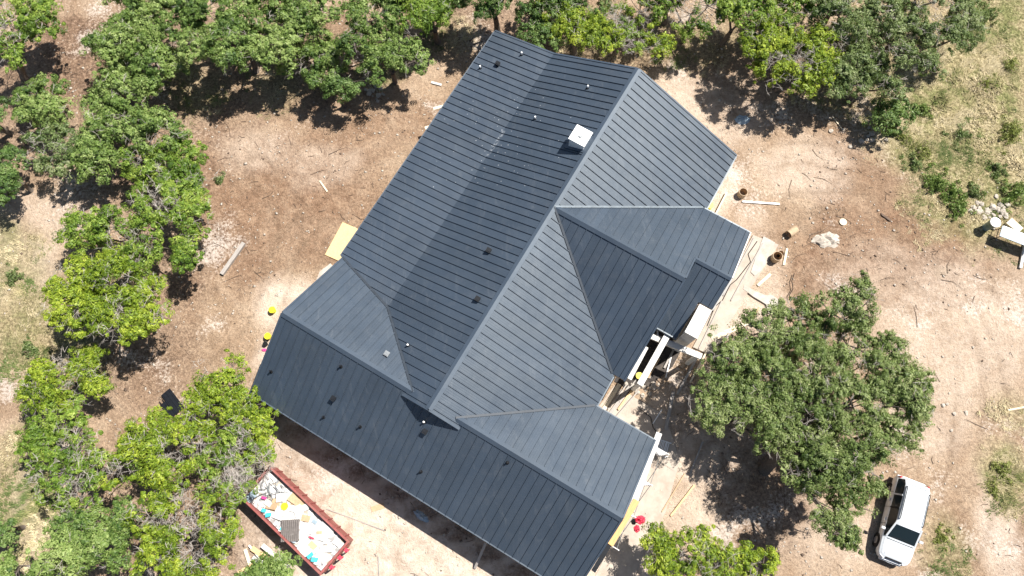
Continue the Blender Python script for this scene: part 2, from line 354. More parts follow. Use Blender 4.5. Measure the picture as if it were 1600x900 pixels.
TRACKS = [[(1240,322),(1330,318),(1430,360),(1520,440),(1580,560),(1600,700)], [(1265,345),(1340,352),(1420,400),(1480,480),(1515,600),(1500,760)], [(1610,690),(1580,790),(1545,900),(1530,960)], [(1180,250),(1260,240),(1340,270),(1400,340)], [(1490,460),(1420,430),(1340,420),(1270,440)],
          [(400,260),(450,330),(440,420),(400,520),(330,590)], [(620,240),(560,300),(480,350),(420,430)], [(560,960),(600,880),(520,800),(440,720),(400,640)], [(700,960),(660,880),(560,820)]]
def track(X, Y):
    t = np.zeros_like(X); wob = (fbm(X, Y, 3, 61) - .5) * .5
    for tr in TRACKS:
        q = [P(*p) for p in tr]; n = 8; pts = []
        for i in range(len(q) - 1):                            # smooth the survey points a little
            p0, p1, p2, p3 = q[max(i - 1, 0)], q[i], q[i + 1], q[min(i + 2, len(q) - 1)]
            for k in range(n): u = k / n; pts.append(.5 * ((2 * p1) + (p2 - p0) * u + (2 * p0 - 5 * p1 + 4 * p2 - p3) * u * u + (3 * p1 - p0 - 3 * p2 + p3) * u ** 3))
        d = np.full(X.shape, 1e9)
        for a, b in zip(pts[:-1], pts[1:]):
            ex, ey = b.x - a.x, b.y - a.y; L2 = ex * ex + ey * ey + 1e-9; u = np.clip(((X - a.x) * ex + (Y - a.y) * ey) / L2, 0, 1)
            d = np.minimum(d, np.hypot(X - a.x - u * ex, Y - a.y - u * ey))
        t = np.maximum(t, np.clip(1 - np.abs(np.abs(d + wob * .3) - .78) / .26, 0, 1) * np.clip((fbm(X, Y, 2.0, 71) - .3) * 3.5, 0, 1))
    return t
_tk = np.zeros_like(gx); _in = (np.abs(gx) < 36) & (gy > -9) & (gy < 34); _tk[_in] = track(gx[_in], gy[_in])
_a = ground.data.attributes.new('track', 'FLOAT', 'POINT'); _a.data.foreach_set('value', _tk.astype(np.float32))
_co = np.stack([gx, gy, gz(gx, gy) - .035 * _tk], 1); ground.data.vertices.foreach_set('co', _co.astype(np.float32).ravel()); ground.data.update()
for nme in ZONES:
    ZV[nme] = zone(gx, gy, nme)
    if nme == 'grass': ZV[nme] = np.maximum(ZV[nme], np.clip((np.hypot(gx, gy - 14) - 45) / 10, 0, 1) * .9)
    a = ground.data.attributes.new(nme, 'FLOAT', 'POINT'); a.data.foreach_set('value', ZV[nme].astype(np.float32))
def zat(name, x, y):
    i = np.clip(np.searchsorted(xs, x), 0, nx - 1); j = np.clip(np.searchsorted(ys, y), 0, ny - 1)
    return ZV[name].reshape(ny, nx)[j, i]

# ------------------------------------------------------------------ the house
Zr, wr, Ze1, wb, Zb, wl, Ze2, Lg = 6.553, 7.335, 3.09, 5.406, 3.889, 9.652, 3.122, 22.375
Ug, Zg, gl, gr, d1, d2 = 22.034, 5.925, 9.425, 10.887, 4.573, 4.480
Uw, Zw, ww, wr1, e1, e2 = 9.744, 6.531, 7.93, 10.17, 5.685, 5.692
sR, sL, sL2, s1, s2, sw1, sw2 = .4720, .49268, .18085, .60879, .63302, .58645, .59289
PU, PZ = 8.10, 5.567                                           # porch gable ridge (u, z)
house = tag(empty('house', W(12, 0, 0)), 'large house under construction with dark slate blue standing seam metal roof', 'house')
HINV = Matrix.Translation(-house.location)
def hp(o, parent=house):                                       # parent keeping world coordinates in mesh data
    o.parent = parent
    if parent is house: o.location = -house.location
    return o
def pw(f, s):                                                  # piecewise linear with jumps; f = [(s,t)...]
    pass
def seg(f, a, b):
    """breakpoints of f inside [a,b] -> list of (s, t) with one-sided limits at the ends"""
    out = []
    for (sa, ta), (sb, tb) in zip(f[:-1], f[1:]):
        lo, hi = max(a, sa), min(b, sb)
        if hi - lo < 1e-6: continue
        g = lambda q: ta + (tb - ta) * (q - sa) / (sb - sa)
        out.append((lo, hi, g(lo), g(hi)))
    return out
PANEL = .457
def roof_face(roof, mp, f0, f1, bend=None, start=0.0, flip=False, thick=.16, ridge_gap=0.0):
    """mp(s,t)->(u,v,z).  f0,f1: lower / upper t bound as functions of s.  Deck slab + one object per metal panel."""
    s_min, s_max = f0[0][0], f0[-1][0]
    def quads(a, b):
        qs = []
        cuts = sorted({a, b} | {s for s, _ in f0 if a < s < b} | {s for s, _ in f1 if a < s < b})
        for x, y in zip(cuts[:-1], cuts[1:]):
            A = seg(f0, x, y); B = seg(f1, x, y)
            if not A or not B: continue
            la, lb, ha, hb = A[0][2], A[0][3], B[0][2], B[0][3]
            bands = [(-1e9, 1e9)] if bend is None else [(-1e9, bend), (bend, 1e9)]
            for bl, bh in bands:
                l1, l2, h1, h2 = max(la, bl), max(lb, bl), min(ha, bh), min(hb, bh)
                if h1 - l1 < 1e-4 and h2 - l2 < 1e-4: continue
                qs.append((x, y, l1, l2, max(h1, l1), max(h2, l2)))
        return qs
    def pt(s, t, dz): u, v, z = mp(s, t); return W(u, v, z + dz)
    dk = MB()
    for (x, y, l1, l2, h1, h2) in quads(s_min, s_max):
        pts = [(x, l1), (y, l2), (y, h2), (x, h1)]
        pts = [p for i, p in enumerate(pts) if abs(p[0] - pts[i - 1][0]) + abs(p[1] - pts[i - 1][1]) > 1e-4]
        if len(pts) < 3: continue
        top = [pt(*p, 0) for p in pts]; dk.prism(top, [q.z - thick for q in top], [q.z for q in top])
    hp(dk.build('roof_deck', M['deckwood']), roof)
    k = 0; s = start
    edges = [s_min]
    while s < s_max - .02:
        if s > s_min + .06: edges.append(s)
        s += PANEL
    edges.append(s_max)
    for a, b in zip(edges[:-1], edges[1:]):
        mb = MB()
        for (x, y, l1, l2, h1, h2) in quads(a, b):
            pts = [(x, l1), (y, l2), (y, h2), (x, h1)]
            pts = [p for i, p in enumerate(pts) if abs(p[0] - pts[i - 1][0]) + abs(p[1] - pts[i - 1][1]) > 1e-4]
            if len(pts) < 3: continue
            if flip: pts = pts[::-1]
            mb.poly([pt(*p, .014) for p in pts], [(p[0] - a, p[1]) for p in pts])
        if not mb.f: continue
        if b < s_max - 1e-6:                                   # the standing seam
            A = seg(f0, b - .02, b); B = seg(f1, b - .02, b)
            if A and B:
                lo, hi = A[-1][3] + ridge_gap, B[-1][3] - .0
                segs = [(lo, hi)] if bend is None or not (lo < bend < hi) else [(lo, bend), (bend, hi)]
                for t0, t1 in segs:
                    if t1 - t0 < .05: continue
                    p, q = pt(b, t0, .014 + SEAM_H / 2 - .004), pt(b, t1, .014 + SEAM_H / 2 - .004)
                    mb.beam(p, q, SEAM_W, SEAM_H)
        o = mb.build('roof_panel', M['roof']); hp(o, roof)
    return
SEAM_H, SEAM_W = .062, .028
def cap(roof, a, b, name='ridge_cap', mat='cap', wd=.17, sl=(.5, .5), side=None, dz=.075):
    """folded cap along a->b; sl = drop per metre on each side; side = horizontal unit vector"""
    a, b = Vector(a), Vector(b); d = (b - a); d.z = 0; d.normalize(); n = Vector((-d.y, d.x, 0))
    mb = MB(); up = Vector((0, 0, dz)); t = .03
    for sgn, s in ((1, sl[0]), (-1, sl[1])):
        off = n * (sgn * wd) + Vector((0, 0, -s * wd))
        q = [a + up, b + up, b + up + off, a + up + off]
        if sgn > 0: q = q[::-1]
        mb.poly(q); dn = Vector((0, 0, -t))
        mb.poly([q[2], q[3], q[3] + dn, q[2] + dn] if sgn < 0 else [q[0], q[1], q[1] + dn, q[0] + dn])
    return hp(mb.build(name, M[mat]), roof)
def strip(roof, a, b, wd, hgt, name, mat, dz=0.0):
    mb = MB(); a, b = Vector(a) + Vector((0, 0, dz)), Vector(b) + Vector((0, 0, dz)); mb.beam(a, b, wd, hgt)
    return hp(mb.build(name, M[mat]), roof)
def roof_part(name):
    o = bpy.data.objects.new(name, None); COL.objects.link(o); o.parent = house; o.location = -house.location; return o
def hp2(o, parent): o.parent = parent; return o
def hp(o, parent=house):
    o.parent = parent
    if parent is house: o.location = -house.location
    return o
main_roof, garage_roof, wing_roof, porch_roof = roof_part('main_roof'), roof_part('garage_roof'), roof_part('wing_roof'), roof_part('porch_roof')
vtop = (Zr - Zw) / sR
# main roof, right slope
roof_face(main_roof, lambda s, t: (s, t, Zr - sR * t), [(0, 0), (Lg, 0)],
          [(0, wr), (Uw - e1, wr), (Uw - e1, 7.108), (Uw, vtop), (Uw + e2, 7.195), (Uw + e2, wr), (Ug - d1, wr), (Ug - d1, 7.228), (Ug, 1.33), (Lg, 1.79)], start=.30, ridge_gap=.2)
# main roof, left slope with the flatter porch below the break
def mleft(s, t): return (s, -t, Zr - sL * t if t <= wb else Zb - sL2 * (t - wb))
roof_face(main_roof, mleft, [(0, 0), (Lg, 0)], [(0, wl), (17.43, wl), (18.69, wb), (Ug, 1.275), (Lg, 1.713)], bend=wb, start=.30, flip=True, ridge_gap=.2)
# garage
roof_face(garage_roof, lambda s, t: (Ug - t, s, Zg - s1 * t), [(-gl, 0), (-1.275, 0)], [(-gl, 4.537), (-5.406, 3.344), (-1.275, 0)], start=-gl + .3, flip=True, ridge_gap=.2)
roof_face(garage_roof, lambda s, t: (Ug - t, s, Zg - s1 * t), [(1.33, 0), (gr, 0)], [(1.33, 0), (7.228, d1), (gr, d1)], start=-gl + .3 + PANEL * 22, flip=True, ridge_gap=.2)
roof_face(garage_roof, lambda s, t: (Ug + t, s, Zg - s2 * t), [(-gl, 0), (gr, 0)], [(-gl, d2), (gr, d2)], start=-gl + .3, ridge_gap=.2)
# wing
roof_face(wing_roof, lambda s, t: (Uw - t, s, Zw - sw1 * t), [(vtop, 0), (ww, 0), (ww, Uw - PU), (wr1, Uw - PU)], [(vtop, 0), (7.108, e1), (wr1, e1)], start=.35, flip=True, ridge_gap=.2)
roof_face(wing_roof, lambda s, t: (Uw + t, s, Zw - sw2 * t), [(vtop, 0), (ww, 0)], [(vtop, 0), (7.195, e2), (ww, e2)], start=.35, ridge_gap=.2)
# porch slope beyond the wing's gable (cut round the white chimney block)
roof_face(porch_roof, lambda s, t: (PU + t, s, PZ - .60 * t), [(ww - .35, 0), (wr1, 0)], [(ww - .35, 3.78), (9.36, 3.78), (9.36, 1.72), (wr1, 1.72)], start=.35 + PANEL * 16, ridge_gap=.14)
# caps and trims
cap(main_roof, W(-.03, 0, Zr), W(Lg + .02, 0, Zr), sl=(sR, sL), wd=.2)
cap(garage_roof, W(Ug, -gl - .02, Zg), W(Ug, -1.2, Zg), sl=(s1, s2), wd=.2); cap(garage_roof, W(Ug, 1.36, Zg), W(Ug, gr + .02, Zg), sl=(s1, s2), wd=.2)
cap(wing_roof, W(Uw, vtop, Zw), W(Uw, ww + .02, Zw), sl=(sw1, sw2), wd=.2)
cap(porch_roof, W(PU, ww + .03, PZ), W(PU, wr1 + .02, PZ), sl=(sw1, .6), wd=.15)
V3 = lambda u, v, z: W(u, v, z)
for nm, a, b, m in (('valley_flashing', V3(Uw - e1, 7.108, 3.197), V3(Uw, vtop, Zw), 'flash'),
                    ('valley_flashing', V3(Uw + e2, 7.195, 3.157), V3(Uw, vtop, Zw), 'capdark'),
                    ('valley_flashing', V3(Ug - d1, 7.228, 3.141), V3(Ug, 1.33, Zg), 'capdark'),
                    ('valley_flashing', V3(Ug - 4.6, -9.5, 3.12), V3(18.69, -wb, Zb), 'capdark'),
                    ('valley_flashing', V3(18.69, -wb, Zb), V3(Ug, -1.275, Zg), 'capdark')):
    strip(main_roof, a, b, .12, .012, nm, m, .085)
def rake(roof, a, b, mat='cap', wd=.10, hgt=.20): strip(roof, a, b, wd, hgt, 'rake_trim', mat, -.055)
rake(main_roof, W(-.05, 0, Zr), W(-.05, wr, Ze1)); rake(main_roof, W(-.05, 0, Zr), W(-.05, -wb, Zb)); rake(main_roof, W(-.05, -wb, Zb), W(-.05, -wl, Ze2))
rake(main_roof, W(Lg + .05, 0, Zr), W(Lg + .05, 1.72, Zr - sR * 1.72)); rake(main_roof, W(Lg + .05, 0, Zr), W(Lg + .05, -1.66, Zr - sL * 1.66))
rake(garage_roof, W(Ug, -gl - .05, Zg), W(Ug + d2, -gl - .05, Zg - s2 * d2)); rake(garage_roof, W(Ug, -gl - .05, Zg), W(Ug - d1, -gl - .05, Zg - s1 * d1))
rake(garage_roof, W(Ug, gr + .05, Zg), W(Ug + d2, gr + .05, Zg - s2 * d2)); rake(garage_roof, W(Ug, gr + .05, Zg), W(Ug - d1, gr + .05, Zg - s1 * d1))
rake(wing_roof, W(Uw, ww + .05, Zw), W(Uw + e2, ww + .05, Zw - sw2 * e2)); rake(wing_roof, W(PU, wr1 + .05, PZ), W(Uw - e1, wr1 + .05, Zw - sw1 * e1), 'fascia', .06)
rake(wing_roof, W(PU, ww + .05, PZ), W(Uw, ww + .05, Zw)); rake(porch_roof, W(PU, wr1 + .05, PZ), W(PU + 1.72, wr1 + .05, PZ - .6 * 1.72), 'fascia', .06)
for roof, a, b in ((main_roof, W(0, wr + .04, Ze1), W(Uw - e1, wr + .04, Ze1)), (main_roof, W(0, -wl - .04, Ze2), W(17.4, -wl - .04, Ze2)), (main_roof, W(Uw + e2 + .1, wr + .04, Ze1), W(Ug - d1 - .05, wr + .04, Ze1)),
                   (garage_roof, W(Ug + d2 + .04, -gl, Zg - s2 * d2), W(Ug + d2 + .04, gr, Zg - s2 * d2)), (garage_roof, W(Ug - d1 - .04, 7.3, Zg - s1 * d1), W(Ug - d1 - .04, gr, Zg - s1 * d1)),
                   (wing_roof, W(Uw - e1 - .04, 7.2, 3.197), W(Uw - e1 - .04, wr1, 3.197)), (porch_roof, W(PU + 3.82, ww, PZ - .6 * 3.78), W(PU + 3.82, 9.36, PZ - .6 * 3.78))):
    strip(roof, a, b, .07, .19, 'eave_fascia', 'cap', -.085)
# walls, foundation
def wall(a, b, z0, z1, th=.16, name='wall', mat='wall'):
    mb = MB(); a, b = W(*a, 0), W(*b, 0); mid = (a + b) / 2; d = b - a
    mb.box((mid.x, mid.y, (z0 + z1) / 2), (d.length, th, z1 - z0), math.atan2(d.y, d.x)); return hp(mb.build(name, M[mat]))
for a, b in (((.5, -5.1), (.5, 6.85)), ((.5, -5.1), (17.9, -5.1)), ((.6, 6.85), (4.6, 6.85)), ((4.6, 6.85), (4.6, 9.75)), ((4.7, 9.75), (8.0, 9.75)), ((8.1, 9.75), (8.1, 7.5)),
             ((8.1, 7.45), (15.0, 7.45)), ((15.0, 7.35), (15.0, 6.9)), ((15.0, 6.85), (17.95, 6.85)), ((17.95, 6.9), (17.95, 10.4)), ((17.95, 10.4), (26.0, 10.4)), ((26.0, 10.3), (26.0, -8.95)), ((25.9, -8.95), (17.95, -8.95)), ((17.95, -8.85), (17.95, -5.1))):
    wall(a, b, .12, 2.88)
def gable(pts, thick, name='gable_wall'):
    mb = MB(); A = [W(*p) for p in pts]; n = (A[1] - A[0]).cross(A[2] - A[0]).normalized() * thick
    B = [q + n for q in A]; mb.poly(A); mb.poly(B[::-1])
    for i in range(len(A)): j = (i + 1) % len(A); mb.poly([A[j], A[i], B[i], B[j]])
    hp(mb.build(name, M['wall']))
gable([(.5, -5.1, 2.9), (.5, 6.85, 2.9), (.5, 6.85, 3.12), (.5, 0, 6.35), (.5, -5.1, 3.85)], .12)
gable([(Ug + .12, -1.2, 5.5), (Ug + .12, 1.2, 5.5), (Ug + .12, .1, 6.32), (Ug + .12, -.1, 6.32)], .1)
for v in (-8.95, 10.4): gable([(17.95, v, 2.9), (26.0, v, 2.9), (26.0, v, 3.1), (Ug, v, 5.72), (17.95, v, 3.2)], .12)
gable([(4.6, 7.5, 2.9), (15.0, 7.5, 2.9), (15.0, 7.5, 3.15), (Uw, 7.5, 6.33), (4.6, 7.5, 3.3)], .12)
gable([(4.6, 9.75, 2.9), (8.0, 9.75, 2.9), (8.0, 9.75, 5.3), (4.6, 9.75, 3.3)], .12)
for u in (2.2, 5.3, 8.4, 11.5, 14.6): 
    mb = MB(); c = W(u, -9.2, 0); mb.box((c.x, c.y, 1.55), (.16, .16, 2.85), HYAW); hp(mb.build('porch_post', M['pale_pine']))
mb = MB(); mb.prism([W(u, v, 0) for u, v in ((.3, -9.5), (.3, 7.05), (4.4, 7.05), (4.4, 9.95), (8.3, 9.95), (8.3, 7.6), (15.2, 7.6), (15.2, 7.05), (17.75, 7.05), (17.75, 10.6), (26.2, 10.6), (26.2, -9.15), (17.75, -9.15), (17.75, -9.5))], -.2, .118)
hp(mb.build('foundation', M['concrete']))
# windows and doors
def opening(u, v, along_u, wdt, z0, z1, name):
    c = W(u, v, (z0 + z1) / 2); rz = HYAW if along_u else HYAW + math.pi / 2; n = Vector((-math.sin(rz), math.cos(rz), 0))
    hc = W(10, 0, 0); out = n if (Vector((c.x, c.y, 0)) - hc).dot(n) > 0 else -n
    fr = MB(); h = z1 - z0; R = Matrix.Rotation(rz, 4, 'Z'); ex = R @ Vector((1, 0, 0))
    for sx in (-1, 1): q = c + ex * (sx * wdt / 2) + out * .09; fr.box(q, (.09, .06, h + .09), rz)
    for sz in (-1, 1): q = c + Vector((0, 0, sz * h / 2)) + out * .09; fr.box(q, (wdt - .09, .058, .09), rz)
    f = hp(fr.build(name, M['white']))
    pn = MB(); pn.box(c + out * .085, (wdt - .06, .02, h - .06), rz); pn.build('pane' if name == 'window' else 'door_panel', M['glass'] if name == 'window' else M['fascia']).parent = f
    return f
for v in (-6.0, -.5, 5.0): opening(26.0, v, False, 4.2, .14, 2.5, 'garage_door')
opening(22, 10.4, True, 1.6, .9, 2.3, 'window'); opening(22, -8.95, True, 1.6, .9, 2.3, 'window'); opening(16.6, 6.85, True, 1.0, .14, 2.3, 'door')
for u in (2.5, 6.5, 13.5): opening(u, -5.1, True, 1.8, .9, 2.3, 'window')
opening(10, -5.1, True, 2.4, .14, 2.35, 'door'); opening(.5, -2, False, 1.8, .9, 2.3, 'window'); opening(.5, 3, False, 1.8, .9, 2.3, 'window'); opening(6.3, 9.75, True, 1.6, .9, 2.3, 'window'); opening(12.9, 7.45, True, 2.0, .14, 2.4, 'door')
# chimney on the main roof
ch = MB(); cc = [W(u, v, 0) for u, v in ((5.08, -1.18), (5.08, -.28), (5.96, -.28), (5.96, -1.18))]
ch.prism(cc, [5.8] * 4, [6.93] * 4); chim = hp(ch.build('chimney', M['white']))
ch = MB(); cc2 = [W(u, v, 0) for u, v in ((5.02, -1.23), (5.02, -.23), (6.02, -.23), (6.02, -1.23))]; ch.prism(cc2, 6.9, 7.0); ch.build('chimney_cap', M['white'], chim)
ch = MB(); c = W(5.55, -.72, 0); ch.tube([(c.x, c.y, 7.0), (c.x, c.y, 7.09)], [.12, .1], 12); ch.build('flue_collar', M['galv'], chim)
ch = MB(); ch.prism([W(u, v, 0) for u, v in ((4.93, -1.36), (4.93, -.16), (6.12, -.16), (6.12, -1.36))], [z - .03 for z in (5.91, 6.49, 6.49, 5.91)], [z + .045 for z in (5.91, 6.49, 6.49, 5.91)]); ch.build('chimney_flashing', M['cap'], chim)
# the white outdoor chimney block at the porch corner
ob = MB(); ob.prism([W(u, v, 0) for u, v in ((9.9, 9.5), (9.9, 10.16), (11.66, 10.18), (11.66, 9.5))], 0, 4.47)
blk = hp(ob.build('porch_chimney', M['fascia'])); tag(blk, 'white boxed chimney block at the porch corner')
ob = MB(); ob.prism([W(u, v, 0) for u, v in ((9.87, 9.46), (9.87, 10.2), (11.7, 10.22), (11.7, 9.46))], 4.47, 4.53); ob.build('block_cap', M['fascia'], blk)
# roof vents and pipes
def pipe(roof, u, v, z, mat='white', h=.3, r=.05):
    mb = MB(); c = W(u, v, 0); mb.tube([(c.x, c.y, z - .05), (c.x, c.y, z + h)], r, 10); o = hp(mb.build('vent_pipe', M[mat]), roof)
    b = MB(); b.tube([(c.x, c.y, z - .1), (c.x, c.y, z + .05), (c.x, c.y, z + .1)], [.10, .09, .06], 12)
    hp(b.build('pipe_boot', M['dark']), roof)
def boxvent(roof, u, v, z, slope, du, dv, mat='darkmetal'):
    mb = MB(); c = W(u, v, z + .10); mb.box(c, (.22, .22, .18), HYAW); mb.box(W(u + .02 * du, v + .02 * dv, z + .225), (.27, .27, .04), HYAW); hp(mb.build('box_vent', M[mat]), roof)
    t = MB(); t.box(W(u, v, z + .258), (.16, .16, .02), HYAW); hp(t.build('vent_lid', M['galv' if mat == 'galv' else 'darkmetal']), roof)
for u, v, z in ((.862, -7.186, 3.567), (2.808, -9.03, 3.234), (1.921, -2.127, 5.505), (4.755, -3.996, 4.584), (20.05, -2.965, 5.09)): pipe(main_roof, u, v, z)
for u, v, z in ((2.14, -8.145, 3.394), (13.475, -1.881, 5.626), (16.209, -.9, 6.11)): boxvent(main_roof, u, v, z, .5, 0, -1)
boxvent(garage_roof, 21.047, -3.614, 5.324, .6, -1, 0, 'galv')
for u, v, z in ((24.963, -8.814, 4.071), (22.827, -5.32, 5.423), (25.545, -5.071, 3.703), (24.954, -3.012, 4.076), (25.266, .994, 3.879), (22.598, 4.713, 5.568)): pipe(garage_roof, u, v, z, 'darkmetal', .3)
pipe(garage_roof, 23.037, -.027, 5.29); boxvent(garage_roof, 24.423, -4.966, 4.413, .6, 1, 0); boxvent(garage_roof, 23.4, .25, 5.06, .6, 1, 0)
# open patio frame beside the wing
def hbeam(a, b, z, w_, h_, name='patio_beam', mat='fascia'):
    mb = MB(); mb.beam(W(*a, z), W(*b, z), w_, h_); return hp(mb.build(name, M[mat]))
hbeam((11.5, 8.86), (15.2, 8.82), 3.0, .34, .24); hbeam((12.35, 8.0), (11.95, 11.1), 2.72, .34, .2); hbeam((13.05, 8.16), (15.15, 8.2), 2.72, .24, .22); hbeam((11.6, 8.1), (12.3, 8.5), 2.8, .08, .1)
for u, v in ((15.0, 8.83), (11.98, 10.9)):
    mb = MB(); c = W(u, v, 1.36); mb.box(c, (.22, .22, 2.5), HYAW); hp(mb.build('patio_post', M['fascia']))
mb = MB(); mb.prism([W(u, v, 0) for u, v in ((8.4, 7.65), (8.4, 10.25), (12.6, 10.25), (14.4, 9.6), (15.15, 8.7), (15.15, 7.65))], -.1, .05); hp(mb.build('patio_floor', M['shade_floor']))  # outline follows the dark area; shade is put into the floor colour
# ------------------------------------------------------------------ trees
def unit(v): return v / np.maximum(np.linalg.norm(v, axis=1, keepdims=True), 1e-6)
def leaf_quads(cen, nrm, size, aspect, tint):
    n = len(cen); a = unit(np.cross(nrm, rng.normal(size=(n, 3)))); b = np.cross(nrm, a)
    L = (size * aspect)[:, None]; Wd = size[:, None]
    V = np.stack([cen - a * L * .8 - b * Wd * .62, cen - a * L * .8 + b * Wd * .62, cen + a * L], 1).reshape(-1, 3)
    Q = np.arange(3 * n).reshape(n, 3); return V, Q, np.repeat(tint, 3)
STY = {  # clump radius, clumps per m2 of lobe, leaves per clump, leaf size, aspect, material, twig share
 'oak':   dict(rc=(.13, .30), cd=24, nl=80, ls=.045, asp=1.35, mat='leaf_oak', twig=.10, flat=.75),
 'dark':  dict(rc=(.13, .30), cd=24, nl=80, ls=.045, asp=1.35, mat='leaf_dark', twig=.06, flat=.75),
 'grey':  dict(rc=(.13, .30), cd=21, nl=78, ls=.043, asp=1.35, mat='leaf_grey', twig=.2, flat=.75),
 'cedar': dict(rc=(.13, .27), cd=25, nl=80, ls=.038, asp=1.8, mat='leaf_cedar', twig=.22, flat=.6),
 'green': dict(rc=(.13, .28), cd=25, nl=80, ls=.040, asp=1.7, mat='leaf_cedar2', twig=.18, flat=.65),
 'dry':   dict(rc=(.12, .24), cd=13, nl=70, ls=.038, asp=1.8, mat='leaf_cedar2', twig=.8, flat=.6)}
def tree(kind, lobes, h, label, cat='tree', name=None, base=None, group=None, dens=1.0, trunk_r=None):
    st = STY[kind]; zc = h * .66
    L = []
    for (px, py, r) in lobes:
        c = P(px, py, zc * random.uniform(.88, 1.1)); R = r / ppm(px, py, zc); L.append((np.array(c), R * .78, None))
        a0 = random.uniform(0, 6.28); ns = random.choice((4, 5, 6))
        for q in range(ns):                                    # boughs round the lobe make the ragged outline
            a = a0 + 6.28 * q / ns + random.uniform(-.35, .35); rr = R * random.uniform(.62, .95)
            L.append((np.array(c) + np.array([math.cos(a) * rr, math.sin(a) * rr, random.uniform(-.55, .25) * R * .6]), R * random.uniform(.26, .46), Vector(c)))
    ctr = sum(c * R * R for c, R, _ in L) / sum(R * R for c, R, _ in L)
    if base is None: bx, by = ctr[0] + random.uniform(-.3, .3), ctr[1] + random.uniform(-.3, .3)
    else: q = P(*base); bx, by = q.x, q.y
    bz = float(gz(bx, by))
    root = tag(empty(name or ('cedar_tree' if kind in ('cedar', 'green', 'dry') else 'oak_tree'), (bx, by, bz)), label, cat, group)
    off = np.array([bx, by, bz])
    tk = MB(); tw = MB(); tr = trunk_r or .05 + h * .022
    fork = Vector((bx + (ctr[0] - bx) * .25 + random.uniform(-.2, .2), by + (ctr[1] - by) * .25 + random.uniform(-.2, .2), bz + h * .28))
    mid = Vector((bx, by, bz)).lerp(fork, .5) + Vector((random.uniform(-.08, .08), random.uniform(-.08, .08), 0))
    tk.tube([Vector((bx, by, bz - .15)), mid, fork], [tr * 1.25, tr, tr * .85], 8)
    Vs, Qs, Ts, nv = [], [], [], 0
    for (c, R, par) in L:
        cv = Vector(c); st0 = fork if par is None else par; m = st0.lerp(cv, .5) + Vector((random.uniform(-.3, .3), random.uniform(-.3, .3), random.uniform(.0, .35)))
        k_ = 1 if par is None else .4
        tk.tube([st0, m, cv + Vector((0, 0, R * .1))], [tr * .5 * k_, tr * .32 * k_, tr * .14 * k_], 6)
        rz = R * st['flat']
        n = max(6, int(st['cd'] * R * R * math.pi * dens))
        d = unit(rng.normal(size=(n, 3))); d[:, 2] = np.where(d[:, 2] < -.35, -d[:, 2], d[:, 2])
        # uneven outline: radius varies with direction, some clumps stick out, some sectors are bare
        ang = np.arctan2(d[:, 1], d[:, 0]); ph = rng.uniform(0, 6.28, 3)
        wob = 1 + .18 * np.sin(2 * ang + ph[0]) + .16 * np.sin(3 * ang + ph[1]) + .14 * np.sin(5 * ang + ph[2])
        rad = rng.uniform(.45, 1.05, n) ** .6 * wob
        cl = c + d * rad[:, None] * np.array([R, R, rz])
        cl[:, :2] += rng.normal(0, .12, (n, 2))
        keep = fbm(cl[:, 0], cl[:, 1], .80, int(abs(ctr[0] * 7) + 5), 3) > (.345 if kind == 'big' or 'thin' in label else .405 if kind != 'dry' else .46)
        bare = cl[~keep]; cl = cl[keep]; d = d[keep]; n = len(cl)
        # limbs towards clumps
        for q in cl[:: max(3, n // 6)]:
            s0 = m.lerp(cv, random.uniform(.3, 1)); qv = Vector(q)
            tk.tube([s0, s0.lerp(qv, .55) + Vector((random.uniform(-.12, .12), random.uniform(-.12, .12), .1)), qv], [tr * .13, tr * .09, .010], 4, False)
        # bare silver twigs
        for q in list(bare[: int(len(bare) * min(1, st['twig'] * 1.4))]) + list(cl[rng.random(n) < st['twig'] * .22]):
            qv = Vector(q) + Vector((0, 0, .12)); 
            for _ in range(3 if st['twig'] > .25 else 2):
                dv = Vector((random.gauss(0, 1), random.gauss(0, 1), random.uniform(-.1, .6))).normalized(); ln = random.uniform(.25, .6)
                e = qv + dv * ln
                tw.tube([qv, qv.lerp(e, .5) + Vector((random.uniform(-.05, .05), random.uniform(-.05, .05), .03)), e], [.009, .007, .004], 3, False)
                for _2 in range(3):
                    p0 = qv.lerp(e, random.uniform(.3, .8)); e2 = p0 + (dv + Vector((random.gauss(0, .7), random.gauss(0, .7), random.gauss(0, .3)))).normalized() * ln * .5
                    tw.tube([p0, e2], [.006, .003], 3, False)
        if n == 0: continue
        rc = st['rc'][0] * .7 + (st['rc'][1] * 1.3 - st['rc'][0] * .7) * rng.random(n) ** 1.6; nl = st['nl']
        ld = unit(rng.normal(size=(n, nl, 3)).reshape(-1, 3)).reshape(n, nl, 3)
        lr = rng.uniform(.35, 1.0, (n, nl, 1)) ** .7
        ax = rng.uniform(.6, 1.5, (n, 1, 3)); ax[..., 2] *= .7
        lp = cl[:, None] + ld * lr * rc[:, None, None] * ax
        nr = unit((ld * 1.0 + d[:, None] * .45 + np.array([.18, .11, .45]) + rng.normal(0, .35, ld.shape)).reshape(-1, 3))
        tint = np.clip(.5 + rng.normal(0, .07) + rng.normal(0, .15, (n, 1)) + rng.normal(0, .19, (n, nl)), 0, 1).ravel()
        sz = np.exp(rng.normal(0, .33, n * nl)) * st['ls'] * .95
        low = (fbm(cl[:, 0] + 40, cl[:, 1] + 40, 1.1, 17, 3) - .5) * .75; tint = np.clip(tint + np.repeat(low, nl), 0, 1)
        v, q, t = leaf_quads(lp.reshape(-1, 3), nr, sz, st['asp'], tint)
        Vs.append(v - off); Qs.append(q + nv); Ts.append(t); nv += len(v)
    tk.v = [tuple(np.array(p) - off) for p in tk.v]; tk.build('trunk', M['bark'], root, True)
    if tw.v: tw.v = [tuple(np.array(p) - off) for p in tw.v]; tw.build('dead_twigs', M['twig'], root)['kind'] = 'stuff'
